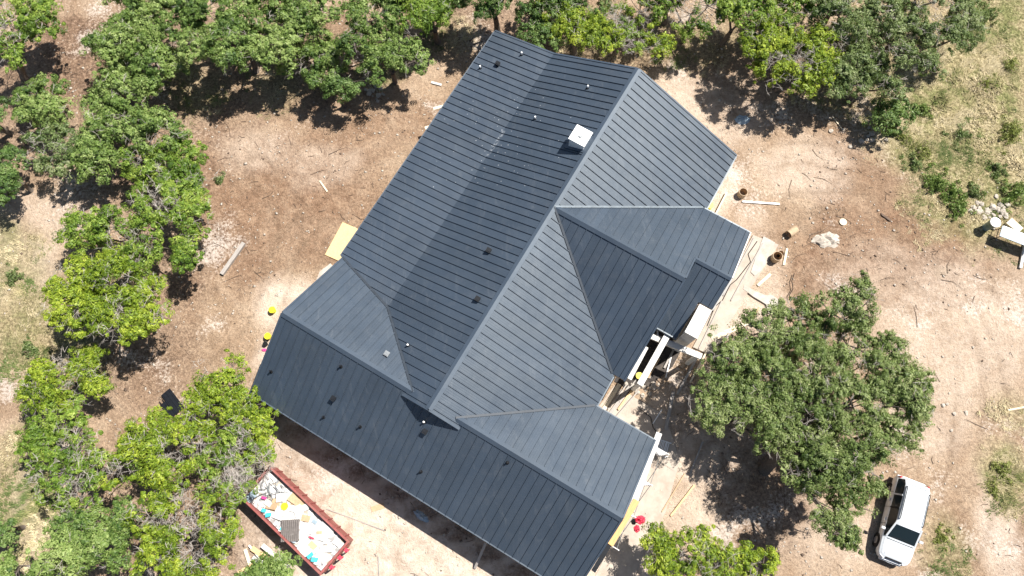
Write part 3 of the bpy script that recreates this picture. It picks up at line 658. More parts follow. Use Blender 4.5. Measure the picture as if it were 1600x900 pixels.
    np_mesh('crown', np.concatenate(Vs), np.concatenate(Qs), M[st['mat']], np.concatenate(Ts), root)
    return root
TREES = [
 ('green', [(15,35,45),(55,25,42),(12,75,32)], 5.5, 'bright cedar in the top left corner with bare lower limbs', (46,134)),
 ('oak', [(68,165,42),(42,152,24)], 3.6, 'small round dark oak by the reddish earth patch', None),
 ('oak', [(180,75,48),(235,95,46),(210,50,40)], 5.6, 'broad oak just right of the reddish earth patch', None),
 ('oak', [(190,142,42),(158,165,26)], 4.2, 'low oak below the broad oak beside the reddish earth patch', None),
 ('oak', [(265,25,45),(320,15,42),(300,70,34)], 6.2, 'oak cut by the top edge, third from the left corner', None),
 ('oak', [(355,65,44),(385,25,42),(395,90,24)], 6.0, 'rounded oak at the top edge left of the pale dead branch', None),
 ('grey', [(75,225,38),(112,240,34)], 4.2, 'greyish oak below the small round dark oak', None),
 ('oak', [(160,215,44),(205,200,38),(245,205,40),(150,245,34)], 5.0, 'wide oak with gaps in its crown at the upper left', None),
 ('green', [(285,250,40),(300,285,28),(225,262,36)], 4.4, 'cedar with dead twigs at the clearing edge, upper left', None),
 ('dark', [(12,255,32),(5,285,25)], 3.8, 'dark oak cut by the left edge', None),
 ('green', [(272,305,42),(300,338,32),(238,322,38)], 5.2, 'green cedar at the clearing edge above the grey log', None),
 ('green', [(180,355,40),(135,358,36),(222,382,38),(290,395,26)], 4.8, 'cedar with grey twigs left of the grey log', None),
 ('cedar', [(120,440,42),(170,430,46),(215,460,42),(145,488,42),(100,478,32),(236,490,28),(190,500,36)], 6.0, 'big yellow green cedar in the middle of the left tree row', None),
 ('cedar', [(90,590,42),(130,577,34),(60,612,32),(150,600,22)], 4.5, 'cedar with a silver dead branch below the big yellow green cedar', None),
 ('green', [(100,658,38),(65,690,32),(128,700,32)], 4.2, 'ragged cedar at the left, left of the black metal sheets', None),
 ('cedar', [(345,605,42),(385,632,34),(315,628,28),(402,664,26),(408,700,20)], 5.2, 'bright cedar right of the black metal sheets, near the roof corner', None),
 ('cedar', [(230,690,42),(290,680,38),(200,722,36),(260,732,36)], 4.8, 'yellow green cedar below the black metal sheets', None),
 ('dry', [(335,705,38),(374,690,34),(352,738,32),(400,724,30),(372,766,22)], 4.6, 'half dead cedar full of silver twigs above the dumpster', None),
 ('dry', [(82,745,38),(118,765,36),(150,725,36)], 4.4, 'half dead cedar with silver twigs at the lower left', None),
 ('oak', [(120,820,42),(160,850,44),(100,868,38),(188,812,32)], 4.8, 'blue green oak in the lower left corner', None),
 ('cedar', [(290,800,46),(250,850,46),(320,850,46),(352,822,26),(232,800,32),(290,888,38)], 5.8, 'dense bright cedar immediately left of the dumpster', None),
 ('oak', [(28,892,34),(66,902,34)], 4.0, 'oak cut by the bottom left corner', None),
 ('dark', [(0,832,22)], 3.2, 'dark oak clipped by the left edge near the bottom', None),
 ('oak', [(440,888,24),(412,898,24),(385,912,24)], 3.6, 'small oak over the near end of the lumber pile', None),
 ('oak', [(455,35,44),(490,18,40),(428,70,34)], 6.0, 'oak with a full crown left of the bare trunk at the top', None),
 ('oak', [(480,98,40),(508,86,28)], 4.4, 'bushy oak with a grey stump beside it above the clearing', None),
 ('oak', [(575,35,44),(602,15,38),(552,72,28)], 6.4, 'tall oak with its dark trunk showing at the top', (541,100)),
 ('oak', [(590,92,34),(625,76,28),(648,96,20)], 4.8, 'spreading oak above the clearing left of the roof corner', None),
 ('dark', [(532,128,30),(508,126,24)], 3.8, 'dark low oak at the top edge of the clearing', None),
 ('green', [(668,18,38),(694,8,28)], 5.8, 'bright cedar at the top edge left of the roof peak', None),
 ('dark', [(745,-14,42),(800,-18,44)], 6.6, 'tall oak at the top edge above the roof corner', None),
 ('oak', [(232,-6,36),(196,-14,36)], 6.0, 'oak just cut off by the top edge above the broad oak', None),
 ('oak', [(432,-6,38),(468,-22,38)], 6.2, 'oak at the top edge between the rounded and the full crowned oaks', None),
 ('green', [(640,-14,36),(690,-28,38)], 6.2, 'cedar mostly above the top edge, left of the roof peak', None),
 ('dark', [(872,-16,40),(935,-20,42)], 5.4, 'dark oak mostly above the top edge behind the far gable', None),
 ('green', [(1036,-16,38),(1084,-28,40)], 5.4, 'cedar mostly above the top edge, right of the ridge end', None),
 ('green', [(1192,0,36),(1240,12,38),(1268,-10,38)], 5.8, 'cedar at the top edge directly above the big bright cedar', None),
 ('grey', [(1300,-16,42),(1352,-12,42)], 6.0, 'grey oak at the top edge above the upper right oaks', None),
 ('grey', [(1432,-8,38),(1480,-18,38)], 5.8, 'grey oak at the top edge nearest the dry grass', None),
 ('grey', [(1335,92,34),(1308,118,30)], 4.8, 'low grey oak squeezed between the bright cedar and the oaks', None),
 ('dark', [(-22,172,34)], 4.6, 'dark oak barely inside the left edge beside the small round oak', None),
 ('dark', [(852,58,28),(828,26,30)], 4.2, 'dark shrubby oak touching the far roof corner', None),
 ('cedar', [(902,36,38),(936,52,32),(880,14,34)], 4.8, 'bright cedar behind the far gable', None),
 ('dry', [(960,30,34),(985,62,26)], 4.2, 'dead grey cedar behind the far gable', None),
 ('cedar', [(1000,18,32),(1022,70,24)], 4.6, 'yellow green cedar right of the dead grey cedar behind the gable', None),
 ('green', [(1080,22,34),(1108,10,30),(1050,2,28)], 5.0, 'cedar at the top edge right of the ridge end', None),
 ('green', [(1168,22,36),(1145,2,30)], 5.4, 'cedar between the ridge end and the big bright cedar', None),
 ('cedar', [(1235,75,50),(1262,108,38),(1210,106,38),(1284,66,32),(1198,66,34)], 5.6, 'big bright cedar at the upper right edge of the bare ground', None),
 ('grey', [(1310,25,38),(1345,42,38),(1302,58,26)], 5.8, 'grey green oak right behind the big bright cedar', None),
 ('grey', [(1388,22,34),(1425,40,38),(1405,80,28)], 5.6, 'grey green oak at the top edge above the dark shade', None),
 ('grey', [(1470,60,38),(1512,44,34),(1500,14,30),(1448,104,26)], 5.2, 'spreading grey oak beside the dry grass', None),
 ('grey', [(1360,105,34),(1335,132,28),(1392,138,22)], 4.6, 'oak below the grey green oaks right of the bright cedar', None),
 ('dark', [(1388,182,26),(1412,168,22)], 2.6, 'dark low oak at the lower tip of the upper right trees', None),
 ('cedar', [(1080,858,36),(1042,872,32),(1118,882,34),(1025,842,20)], 4.4, 'thin cedar at the bottom edge below the big oak', None),
 ('cedar', [(1192,886,32),(1165,872,20)], 3.4, 'small cedar at the bottom edge between the thin cedar and the car', None),
]
for kind, lobes, h, label, base in TREES: tree(kind, lobes, h, label, base=base, group='trees round the clearing', dens=1.0)
STY['big'] = dict(rc=(.13, .28), cd=26, nl=92, ls=.035, asp=1.5, mat='leaf_grey', twig=.16, flat=.7)
M['leaf_big'] = leaf_mat('big_oak_leaves', (.042, .078, .017, 1), (.165, .232, .060, 1), (.38, .43, .19, 1)); STY['big']['mat'] = 'leaf_big'
tree('big', [(1342,470,34),(1300,490,32),(1250,505,46),(1190,520,42),(1140,560,46),(1110,640,34),(1165,620,50),(1215,590,52),(1280,570,56),(1340,545,52),(1385,590,56),(1425,620,34),(1330,630,58),(1265,655,58),
            (1215,665,42),(1400,665,44),(1345,700,50),(1285,730,52),(1330,765,42),(1250,730,32),(1300,815,30),(1322,838,24)], 7.6, 'huge spreading live oak between the house and the white car', name='live_oak_tree', trunk_r=.30, base=(1195,735))
# shrubs and weeds
def shrub(px, py, r, kind, h, label, n=1.0):
    c = P(px, py, h * .4); R = r / ppm(px, py); bz = float(gz(c.x, c.y)); root = tag(empty('shrub', (c.x, c.y, bz)), label, 'shrub', 'shrubs in the grass')
    m = int((1300 if kind == 'leaf_shrub' else 1700) * R * R * n) + 160
    nt_ = max(14, int(46 * R)); ta = rng.uniform(0, 6.28, nt_); tr_ = np.abs(rng.normal(0, .55, nt_)) * R; tR = rng.uniform(.10, .22, nt_); th_ = rng.uniform(.35, 1.05, nt_) * h * np.clip(1.15 - tr_ / R * .6, .3, 1)
    w_ = rng.integers(0, nt_, m); a = rng.uniform(0, 6.28, m); rr = np.sqrt(rng.random(m))
    hh = th_[w_] * (1 - .6 * rr ** 2) * rng.uniform(.3, 1, m)
    cen = np.stack([tr_[w_] * np.cos(ta[w_]) + rr * tR[w_] * np.cos(a), tr_[w_] * np.sin(ta[w_]) + rr * tR[w_] * np.sin(a), hh], 1); nr = unit(np.stack([np.cos(a) * .5, np.sin(a) * .5, np.full(m, .6)], 1) + rng.normal(0, .6, (m, 3)))
    v, q, t = leaf_quads(cen, nr, rng.uniform(.6, 1.3, m) * .045, 1.8, np.clip(.5 + rng.normal(0, .22, m), 0, 1))
    np_mesh('crown', v, q, M[kind], t, root)
    st = MB()
    for _ in range(7): 
        t_ = random.uniform(0, 6.28); st.tube([(0, 0, -.05), (math.cos(t_) * R * .3, math.sin(t_) * R * .3, h * .4), (math.cos(t_) * R * .6, math.sin(t_) * R * .6, h * .75)], [.02, .014, .006], 4, False)
    st.build('stem', M['stick'], root)
for a in ((1582,205,26,'leaf_shrub',.9,'large yellow green shrub on the right edge, lower of two'), (1580,102,15,'leaf_shrub',.8,'small yellow green shrub near the upper right edge'), (1466,286,26,'leaf_oak',1.0,'dark green shrub at the corner of the bare ground'),
          (1445,172,14,'leaf_oak',.7,'little green shrub beside the low dark oak'), (1500,325,22,'leaf_oak',.6,'leafy weed clump left of the white stone pile'), (1572,735,22,'leaf_shrub',.45,'green weed patch by the dirt track'),
          (1552,765,13,'leaf_shrub',.4,'small weed tuft below the green weed patch by the track'), (1475,840,16,'leaf_shrub',.25,'thin weeds right of the white car'), (1410,215,18,'leaf_shrub',.5,'pale green weeds along the bare ground edge'), (1395,205,14,'leaf_oak',.5,'green weeds under the dark low oak'),
          (1440,235,20,'leaf_shrub',.5,'light weeds at the bend of the bare ground edge'),(1488,300,24,'leaf_oak',.8,'leafy shrub touching the dark green corner shrub'),(1525,300,18,'leaf_grey',.6,'greyish weeds above the white stone pile'),(1590,300,26,'leaf_oak',.9,'dark shrub on the right edge above the table'),(1540,130,16,'leaf_shrub',.5,'pale tuft in the dry grass at the upper right'),
          (1500,210,20,'leaf_grey',.5,'greyish tuft in the middle of the dry grass'),(1428,255,16,'leaf_grey',.5,'grey green weeds left of the dark corner shrub'),(1560,262,16,'leaf_grey',.6,'greyish weeds left of the large yellow green shrub'),(1540,20,24,'leaf_grey',.8,'grey shrub at the top edge of the dry grass'),
          (20,430,18,'leaf_grey',.5,'grey weeds at the left edge in the straw grass'),(45,545,18,'leaf_grey',.5,'grey weeds at the left edge left of the silver branched cedar'),(340,280,8,'leaf_grey',.5,'tiny green sapling at the clearing edge'),(1010,115,0,'leaf_shrub',.3,'')):
    if a[2]: shrub(*a)
# dry grass: blades nobody could count
def grass():
    N = 72000; x = rng.uniform(-34, 34, N); y = rng.uniform(-7, 33, N)
    wgt = zat('grass', x, y) * np.clip((fbm(x, y, 1.3, 77) - .38) * 5, .06, 1); u, v = (x - HX) * cu + (y - HY) * su, -(x - HX) * su + (y - HY) * cu
    keep = (rng.random(N) < wgt) & ~((u > 0) & (u < 26.5) & (v > -9.6) & (v < 11)); x, y = x[keep], y[keep]; n = len(x); nb = 16
    tall = np.clip((fbm(x, y, 2.2, 91) - .3) * 2.2, .25, 1.1) * np.where(zat('grass', x, y) > .85, 1.0, .55)
    dirn = fbm(x, y, 3.5, 101) * 14                            # tufts lean together in patches
    bx = (x[:, None] + rng.normal(0, .09, (n, nb))).ravel(); by = (y[:, None] + rng.normal(0, .09, (n, nb))).ravel(); m = len(bx)
    bz = gz(bx, by); a = (dirn[:, None] + rng.normal(0, .75, (n, nb))).ravel(); ln = (tall[:, None] * rng.uniform(.3, .85, (n, nb))).ravel(); lean = rng.uniform(.45, 1.0, m); wd = rng.uniform(.012, .026, m)
    dx, dy = np.cos(a), np.sin(a)
    p0 = np.stack([bx - dy * wd, by + dx * wd, bz - .01], 1); p1 = np.stack([bx + dy * wd, by - dx * wd, bz - .01], 1)
    p2 = np.stack([bx + dx * ln * lean, by + dy * ln * lean, bz + ln * (1.15 - lean * .85)], 1)
    V = np.stack([p0, p1, p2], 1).reshape(-1, 3); Q = np.arange(3 * m).reshape(m, 3)
    patch = fbm(bx, by, 2.6, 55); t = np.clip(.32 + (.54 - patch) * 4.0 + np.repeat(rng.normal(0, .16, n), nb) + rng.normal(0, .12, m), 0, 1)
    k = NT('dry_grass_blades'); at = k.n('ShaderNodeAttribute'); at.attribute_name = 'tint'
    k.l(k.ramp(at.outputs['Fac'], [(0, (.60, .51, .32, 1)), (.4, (.42, .36, .18, 1)), (.7, (.20, .215, .07, 1)), (1, (.10, .145, .035, 1))]), k.b.inputs['Base Color']); k.b.inputs['Roughness'].default_value = .8
    tag(np_mesh('dry_grass', V, Q, k.m, np.repeat(t, 3)), 'patchy straw and green grass round the bare ground', 'grass', kind='stuff')
grass()
# loose stones, chips and sticks
def rocks(name, n, smin, smax, mat, weight, label, seed, flat=.6):
    r2 = np.random.default_rng(seed)
    x = r2.uniform(-33, 33, n); y = r2.uniform(-6, 32, n); u, v = (x - HX) * cu + (y - HY) * su, -(x - HX) * su + (y - HY) * cu
    keep = (r2.random(n) < weight(x, y)) & ~((u > -.2) & (u < 26.6) & (v > -9.9) & (v < 11)); x, y = x[keep], y[keep]; m = len(x)
    base = np.array([(1, 0, 0), (0, 1, 0), (-1, 0, 0), (0, -1, 0), (0, 0, 1), (0, 0, -.6)], float)
    F = np.array([(0, 1, 4), (1, 2, 4), (2, 3, 4), (3, 0, 4), (1, 0, 5), (2, 1, 5), (3, 2, 5), (0, 3, 5)])
    s = smin + (smax - smin) * r2.random(m) ** 5
    B = base[None] * r2.uniform(.5, 1.2, (m, 6, 3)) * s[:, None, None] * np.array([1, 1, flat]); B += r2.normal(0, .15, B.shape) * s[:, None, None]
    a = r2.uniform(0, 6.28, m); c, s_ = np.cos(a)[:, None], np.sin(a)[:, None]
    X = B[..., 0] * c - B[..., 1] * s_; Y = B[..., 0] * s_ + B[..., 1] * c
    V = np.stack([X + x[:, None], Y + y[:, None], B[..., 2] + gz(x, y)[:, None]], 2).reshape(-1, 3)
    Q = (F[None] + 6 * np.arange(m)[:, None, None]).reshape(-1, 3)
    tag(np_mesh(name, V, Q, mat), label, 'stones', kind='stuff')
rocks('loose_stones', 26000, .02, .13, M['stone'], lambda x, y: np.clip(.25 + fbm(x, y, 3, 88) * 1.1 - .45 + .3 * zat('brown', x, y), 0, 1) * (1 - .8 * zat('grass', x, y)), 'small pale limestone pieces strewn over the dirt', 5)
rocks('dark_clods', 9000, .02, .12, M['stick'], lambda x, y: np.clip(.2 + .8 * zat('brown', x, y) + .8 * zat('litter_shade', x, y) - .15, 0, 1) * (1 - .8 * zat('grass', x, y)), 'dark clods and bark chips on the bare earth', 6)
def sticks():
    mb = MB(); k = 0
    while k < 700:
        x, y = random.uniform(-31, 31), random.uniform(-5, 31); u, v = toUV(x, y)
        if -.3 < u < 26.7 and -10 < v < 11.2: continue
        wg = float(zat('litter_shade', x, y)) * .8 + float(zat('brown', x, y)) * .5 + .08
        if random.random() > wg: continue
        k += 1; a = random.uniform(0, 6.28); L = random.uniform(.15, .5) if random.random() < .8 else random.uniform(.5, 1.4); z = float(gz(x, y)) + .03
        d = Vector((math.cos(a), math.sin(a), 0)) * L / 2; p = Vector((x, y, z)); q = Vector((-d.y, d.x, 0)) * random.uniform(-.3, .3)
        mb.tube([p - d, p + q, p + d], [.016, .014, .006], 4, False)
    tag(mb.build('fallen_twigs', M['stick']), 'thin broken twigs scattered over the cleared earth', 'twigs', kind='stuff')
sticks()
# ------------------------------------------------------------------ site things
def plank(px0, py0, px1, py1, wdt, th, mat, label, z=None, name='plank', cat='plank', group=None, z1=None):
    z = .05 if z is None else z; z1 = z if z1 is None else z1
    a, b = P(px0, py0, z), P(px1, py1, z1); 
    if z < .3: a.z += float(gz(a.x, a.y)); b.z += float(gz(b.x, b.y))
    d = b - a; L = d.length; mb = MB(); mb.box((0, 0, 0), (L, wdt, th)); o = mb.build(name, M[mat]); o.location = (a + b) / 2
    x = d.normalized(); y = Vector((0, 0, 1)).cross(x).normalized(); o.rotation_euler = Matrix((x, y, x.cross(y))).transposed().to_euler()
    return tag(o, label, cat, group)
plank(347,429,382,380,.24,.20,'grey_wood','grey weathered log lying at the clearing edge',.1,'log','log')
o = plank(520,403.5,547.5,352.5,1.10,.02,'osb','tan plywood sheet lying beside the long left eave',.06,'plywood_sheet','plywood')
plank(664,200.5,684,194,.2,.05,'pale_pine','lower of two board ends poking out under the left eave',2.5,'board'); plank(677,170,699,164,.2,.05,'pale_pine','upper of two board ends poking out under the left eave',2.5,'board')
plank(674,129,690,133,.16,.06,'drywall','short white board on the ground left of the roof',None,'board')
plank(500,283,512,300,.1,.04,'pale_pine','pale stick of lumber on the brown clearing',None,'board')
plank(1160,315,1218,319,.10,.09,'white','long white plastic pipe on the dirt right of the far gable',.06,'pipe','pipe')
plank(1230,388,1225,414,.14,.05,'pale_pine','pale board beside the two dark tube ends',None,'board')
plank(1184,446,1204,428,.18,.06,'pale_pine','tan board end by the walkway corner',None,'board')
plank(1112,530,1168,504,.30,.06,'pale_pine','pale plank lying beside the big oak near the walkway',.1,'plank')
plank(1594,419,1602,380,.16,.12,'fascia','white post lying at the right edge below the table',.1,'post','post')
plank(1574,641,1612,634,.10,.05,'pale_pine','pale stick at the right edge below the table',None,'board')
plank(1300,182,1318,206,.06,.04,'pale_pine','thin yellow stake beside the upper right weeds',None,'stake','stake'); plank(1308,158,1312,132,.05,.05,'pale_pine','thin yellow stake standing among the upper right trees',.3,'stake','stake')
plank(1048,806,1085,758,.10,.05,'pine','long yellow board on the pale ground near the oak shade',.08,'board'); plank(1034,800,1070,740,.06,.03,'card','faded orange strip beside the long yellow board',None,'strip','strip')
plank(1040,672,1052,612,.2,.05,'grey_wood','grey plank on the path in the oak shade',.1,'plank'); plank(1078,740,1098,690,.09,.06,'grey_wood','grey branch lying under the big oak',.1,'branch','branch')
plank(742,888,759,848,.14,.09,'grey_wood','brown board leaning under the bottom eave',.1,'board',z1=1.2); plank(510,795,601,829,.05,.04,'grey_wood','long thin pole on the driveway right of the dumpster',.05,'pole','pole')
plank(592,900,591,870,.05,.05,'grey_wood','short thin pole at the bottom edge of the driveway',.05,'pole','pole'); plank(580,796,600,790,.3,.03,'card','scrap of cardboard at the edge of the house shade',.03,'cardboard_scrap','cardboard')
plank(1378,335,1392,345,.12,.06,'stick','dark stick on the bare ground under the weeds',None,'stick','stick')
# stones lying singly
rs = random.Random(4)
def rock(px, py, r, label, group=None, mat='stone'):
    import bmesh
    bm = bmesh.new(); bmesh.ops.create_icosphere(bm, subdivisions=2, radius=r)
    for v in bm.verts: v.co *= rs.uniform(.72, 1.2); v.co.z *= .6
    me = bpy.data.meshes.new('rock'); bm.to_mesh(me); bm.free(); me.materials.append(M[mat]); o = bpy.data.objects.new('rock', me); COL.objects.link(o); c = P(px, py); o.location = (c.x, c.y, float(gz(c.x, c.y)) + r * .3); o.rotation_euler = (0, 0, rs.uniform(0, 6)); tag(o, label, 'rock', group)
# black metal sheets
for i, (a, lab) in enumerate((((258,612,281,642,.62), 'upper dark metal roofing sheet lying in the left clearing'), ((256,628,271,650,.55), 'lower dark metal roofing sheet lying in the left clearing'))):
    o = plank(a[0], a[1], a[2], a[3], a[4], .04, 'darkmetal', lab, .16 - .07 * i, 'metal_sheet', 'metal sheet', 'dark roofing sheets in the clearing')
    for q in (-.2, 0, .2):
        r = MB(); r.box((0, q, .035), (1.45, .04, .03)); r.build('seam', M['darkmetal'], o)
# yellow buckets
def bucket(px, py, label, mat='yellow', r=.19, h=.36):
    c = P(px, py, h); z = float(gz(c.x, c.y)); root = tag(empty('bucket', (c.x, c.y, z)), label, 'bucket')
    b = MB(); b.tube([(0, 0, 0), (0, 0, h * .96)], [r * .82, r], 20); b.build('body', M[mat], root, True)
    l = MB(); l.tube([(0, 0, h * .962), (0, 0, h + .012)], r * 1.06, 20); l.build('lid', M[mat], root)
    hd = MB(); hd.tube([(r * 1.05, 0, h * .8), (r * 1.2, r * .6, h * .7), (0, r * 1.3, h * .6), (-r * 1.2, r * .6, h * .7), (-r * 1.05, 0, h * .8)], .008, 5); hd.build('handle', M['galv'], root)
bucket(425, 484, 'yellow lidded bucket left of the roof corner, upper of two'); bucket(418, 525, 'yellow lidded bucket left of the roof corner, lower of two')
bucket(414, 537, 'small dark pail below the yellow buckets', 'dark', .13, .25); bucket(1110, 321, 'yellow bucket tucked under the right eave at the valley end'); bucket(999, 587, 'yellow bucket inside the shaded patio frame')
# open fibre tubes and round things
def ring_tube(px, py, r, h, label, lying=None, mat='rust', inner='dark'):
    c = P(px, py, h * .5 if lying is None else r); z = float(gz(c.x, c.y)); root = tag(empty('tube_section', (c.x, c.y, z)), label, 'tube')
    o = MB(); i = MB(); n = 24
    for k in range(n):
        a0, a1 = 2 * math.pi * k / n, 2 * math.pi * (k + 1) / n; q = lambda a, rr, zz: Vector((rr * math.cos(a), rr * math.sin(a), zz))
        o.poly([q(a0, r, 0), q(a1, r, 0), q(a1, r, h), q(a0, r, h)]); o.poly([q(a0, r, h), q(a1, r, h), q(a1, r * .9, h), q(a0, r * .9, h)]); o.poly([q(a1, r, 0), q(a0, r, 0), q(a0, r * .9, 0), q(a1, r * .9, 0)])
        i.poly([q(a1, r * .9, 0), q(a0, r * .9, 0), q(a0, r * .9, h), q(a1, r * .9, h)])
    ob, ib = o.build('shell', M[mat], root), i.build('lining', M['card'], root)
    if lying is not None:
        for x in (ob, ib): x.location = (-math.cos(lying) * h / 2, -math.sin(lying) * h / 2, r); x.rotation_euler = (0, math.pi / 2, lying)
ring_tube(1160, 302, .27, .5, 'open brown tube standing at the end of the white pipe'); ring_tube(1238, 362, .25, .62, 'brown tube section lying on its side with its dark end showing', math.atan2(.55, .8))
ring_tube(1213, 402, .30, .6, 'wide brown tube standing on the pale ground by the walkway'); ring_tube(1219, 397, .19, .3, 'small black ring beside the wide brown tube', None, 'dark')
c = P(1317, 347, .06); mb = MB(); mb.tube([(0, 0, 0), (0, 0, .07)], .23, 22); o = mb.build('wooden_disc', M['pale_pine']); o.location = (c.x, c.y, float(gz(c.x, c.y)) + .01); tag(o, 'pale round wooden disc on the bare ground', 'disc')
# concrete walkway strips and slabs by the right side
def slab(name, pts, h, mat, label, cat):
    q = [P(*p) for p in pts]; mb = MB(); mb.prism(q, -.1, h); o = mb.build(name, M[mat]); 
    return tag(o, label, cat)
slab('walkway', [(1176,368),(1216,383),(1160,470),(1112,556),(1082,543),(1128,458)], .10, 'concrete', 'pale concrete walkway strip along the right side of the house', 'walkway')
slab('concrete_slab', [(1192,370),(1210,380),(1200,402),(1188,424),(1178,432),(1172,426),(1180,402)], .14, 'concrete2', 'bright white slab on the walkway by the wide brown tube', 'slab')
slab('concrete_slab', [(1162,446),(1180,456),(1196,462),(1206,462),(1217,470),(1212,492),(1200,490),(1196,476),(1176,464),(1160,452)], .12, 'concrete2', 'L shaped white slab above the big oak', 'slab')
slab('concrete_slab', [(500,425),(517,412),(524,420),(492,446)], .10, 'concrete2', 'white slab left of the roof valley', 'slab')
slab('path', [(932,640),(1016,690),(1000,760),(930,900),(905,960),(960,960),(1040,800),(1062,720),(1040,650),(960,602)], .03, 'concrete', 'pale path', 'path')
bpy.data.objects['path']['kind'] = 'structure'
for a in ((1178,372,1130,462),(1192,380,1142,470),(1128,470,1092,545),(950,640,980,600),(962,652,998,610),(968,628,1002,582)):
    plank(*a, .07, .06, 'grey_wood', 'narrow grey form board along the slab edge', .14, 'form_board', 'board', 'form boards along the slabs')
for i, (a, mat, wd_, lab) in enumerate((((943,640,968,600), 'pale_pine', .22, 'pale board in the lumber beside the patio, nearest the roof'), ((952,648,984,604), 'grey_wood', .2, 'grey board in the lumber beside the patio'), ((966,640,990,606), 'pine', .12, 'narrow tan board in the lumber beside the patio'), ((1034,640,1020,662), 'white', .05, 'short white rod on the bare earth below the patio'),
        ((1052,545,1040,590), 'white', .06, 'white rod leaning in the shaded patio'), ((1062,528,1038,575), 'grey_wood', .12, 'grey board lying in the shaded patio'), ((1030,560,1012,590), 'card', .14, 'brown strip lying in the shaded patio'), ((1088,560,1058,616), 'grey_wood', .14, 'grey board along the outer edge of the patio'), ((1105,548,1078,598), 'pale_pine', .1, 'pale strip along the outer edge of the patio'),
        ((1118,335,1136,300), 'pale_pine', .1, 'pale strip beside the far right eave'), ((1186,480,1172,506), 'card', .1, 'brown strip by the L shaped slab'), ((1140,520,1118,556), 'grey_wood', .1, 'grey strip next to the pale plank by the oak'))):
    plank(*a, wd_, .05, mat, lab, .10 + .012 * i, 'board', 'board')
for k in range(26): rock(1008 + rs.gauss(0, 14), 606 + rs.gauss(0, 8), rs.uniform(.05, .15), 'white rubble piece on the heap below the patio beams', 'white rubble below the patio')
def cable(pts, label, r=.025, mat='dark'):
    q = [P(*p) for p in pts]; mb = MB(); mb.tube([Vector((p.x, p.y, max(float(gz(p.x, p.y)), .0) + .12)) for p in q], r, 6); tag(mb.build('cable', M[mat]), label, 'cable')
cable([(1182,378),(1168,398),(1172,410),(1150,438),(1140,446),(1128,470),(1116,480),(1104,510)], 'black cable snaking along the walkway'); cable([(1240,428),(1236,440),(1238,452),(1232,462),(1234,472)], 'short black cable on the dirt above the big oak'); cable([(1000,640),(1016,652),(1020,668),(1026,676),(1022,690)], 'black cable beside the garage corner'); cable([(1275,385),(1262,378),(1268,366),(1284,362),(1300,350)], 'thin dark wire by the pale rubble heap', .015, 'stick')
# scaffold along the garage gable
root = tag(empty('scaffold', P(1008, 730, 0)), 'white tubular scaffold along the right garage gable', 'scaffold'); off = root.location.copy()
def sp(u, v, z): return W(u, v, z) - off
for u in (17.7, 19.6, 21.5, 23.4):
    f = MB()
    for v in (11.25, 11.95): f.tube([sp(u, v, .05), sp(u, v, 2.92)], .03, 8)
    for z in (.4, .8, 1.2, 1.6, 2.0, 2.4, 2.86): f.tube([sp(u, 11.25, z), sp(u, 11.95, z)], .022, 6)
    f.build('frame', M['white'], root)
for a, b in ((17.7, 19.6), (19.6, 21.5), (21.5, 23.4)):
    f = MB(); f.tube([sp(a, 11.95, .5), sp(b, 11.95, 2.2)], .018, 6); f.tube([sp(b, 11.96, .5), sp(a, 11.96, 2.2)], .018, 6); f.build('cross_brace', M['galv'], root)
def uplank(u0, v0, u1, v1, wdt, mat, z, label):
    mb = MB(); a, b = W(u0, v0, z), W(u1, v1, z); d = b - a; mb.box((0, 0, 0), (d.length, wdt, .05)); o = mb.build('scaffold_plank', M[mat]); o.location = (a + b) / 2; o.rotation_euler = (0, 0, math.atan2(d.y, d.x)); tag(o, label, 'plank')
uplank(16.95, 10.98, 20.8, 11.50, .32, 'fascia', 2.95, 'long white plank on the scaffold along the garage gable'); uplank(20.7, 11.56, 23.4, 11.42, .34, 'orange_wood', 3.02, 'orange plank on the scaffold along the garage gable'); uplank(23.6, 11.14, 26.4, 11.0, .14, 'fascia', 2.9, 'narrow white plank at the bottom end of the garage gable')
uplank(23.35, 11.40, 25.0, 11.3, .24, 'darkmetal', 2.96, 'black plank end beyond the orange scaffold plank')
mb = MB()
for k in range(7): mb.box((random.uniform(-.1, .1), k * .09 - .3, .06 + random.uniform(0, .05)), (.9, .05, .05), random.uniform(-.05, .05))
for x in (-.4, .4): mb.box((x, 0, .03), (.06, .75, .05))
o = mb.build('slatted_rack', M['white']); o.location = P(1036, 700, 0) + Vector((0, 0, .03)); o.rotation_euler = (0, 0, HYAW + .2); tag(o, 'white slatted rack on the path at the garage corner', 'rack')
def crumple(name, px, py, rx, ry, h, mat, label, cat, seed=0, z0=None, rz=0.0, parent=None, amp=.35):
    r2 = np.random.default_rng(seed); n = 9; mb = MB(); g = {}
    for i in range(n):
        for j in range(n):
            x, y = (i / (n - 1) * 2 - 1), (j / (n - 1) * 2 - 1); e = max(abs(x), abs(y)); rr = math.hypot(x, y); k = e / rr if rr > 1e-6 else 1
            g[i, j] = len(mb.v); mb.v.append((x * k * rx * (1 + r2.normal(0, .1)), y * k * ry * (1 + r2.normal(0, .1)), max(.0, h * (1 - e ** 2) * (1 + r2.normal(0, amp)))))
    for i in range(n - 1):
        for j in range(n - 1): mb.f.append((g[i, j], g[i + 1, j], g[i + 1, j + 1], g[i, j + 1])); mb.m.append(0)
    o = mb.build(name, M[mat]); c = P(px, py, z0 or 0); o.location = (c.x, c.y, (float(gz(c.x, c.y)) + .005) if z0 is None else z0); o.rotation_euler = (0, 0, rz); return tag(o, label, cat)
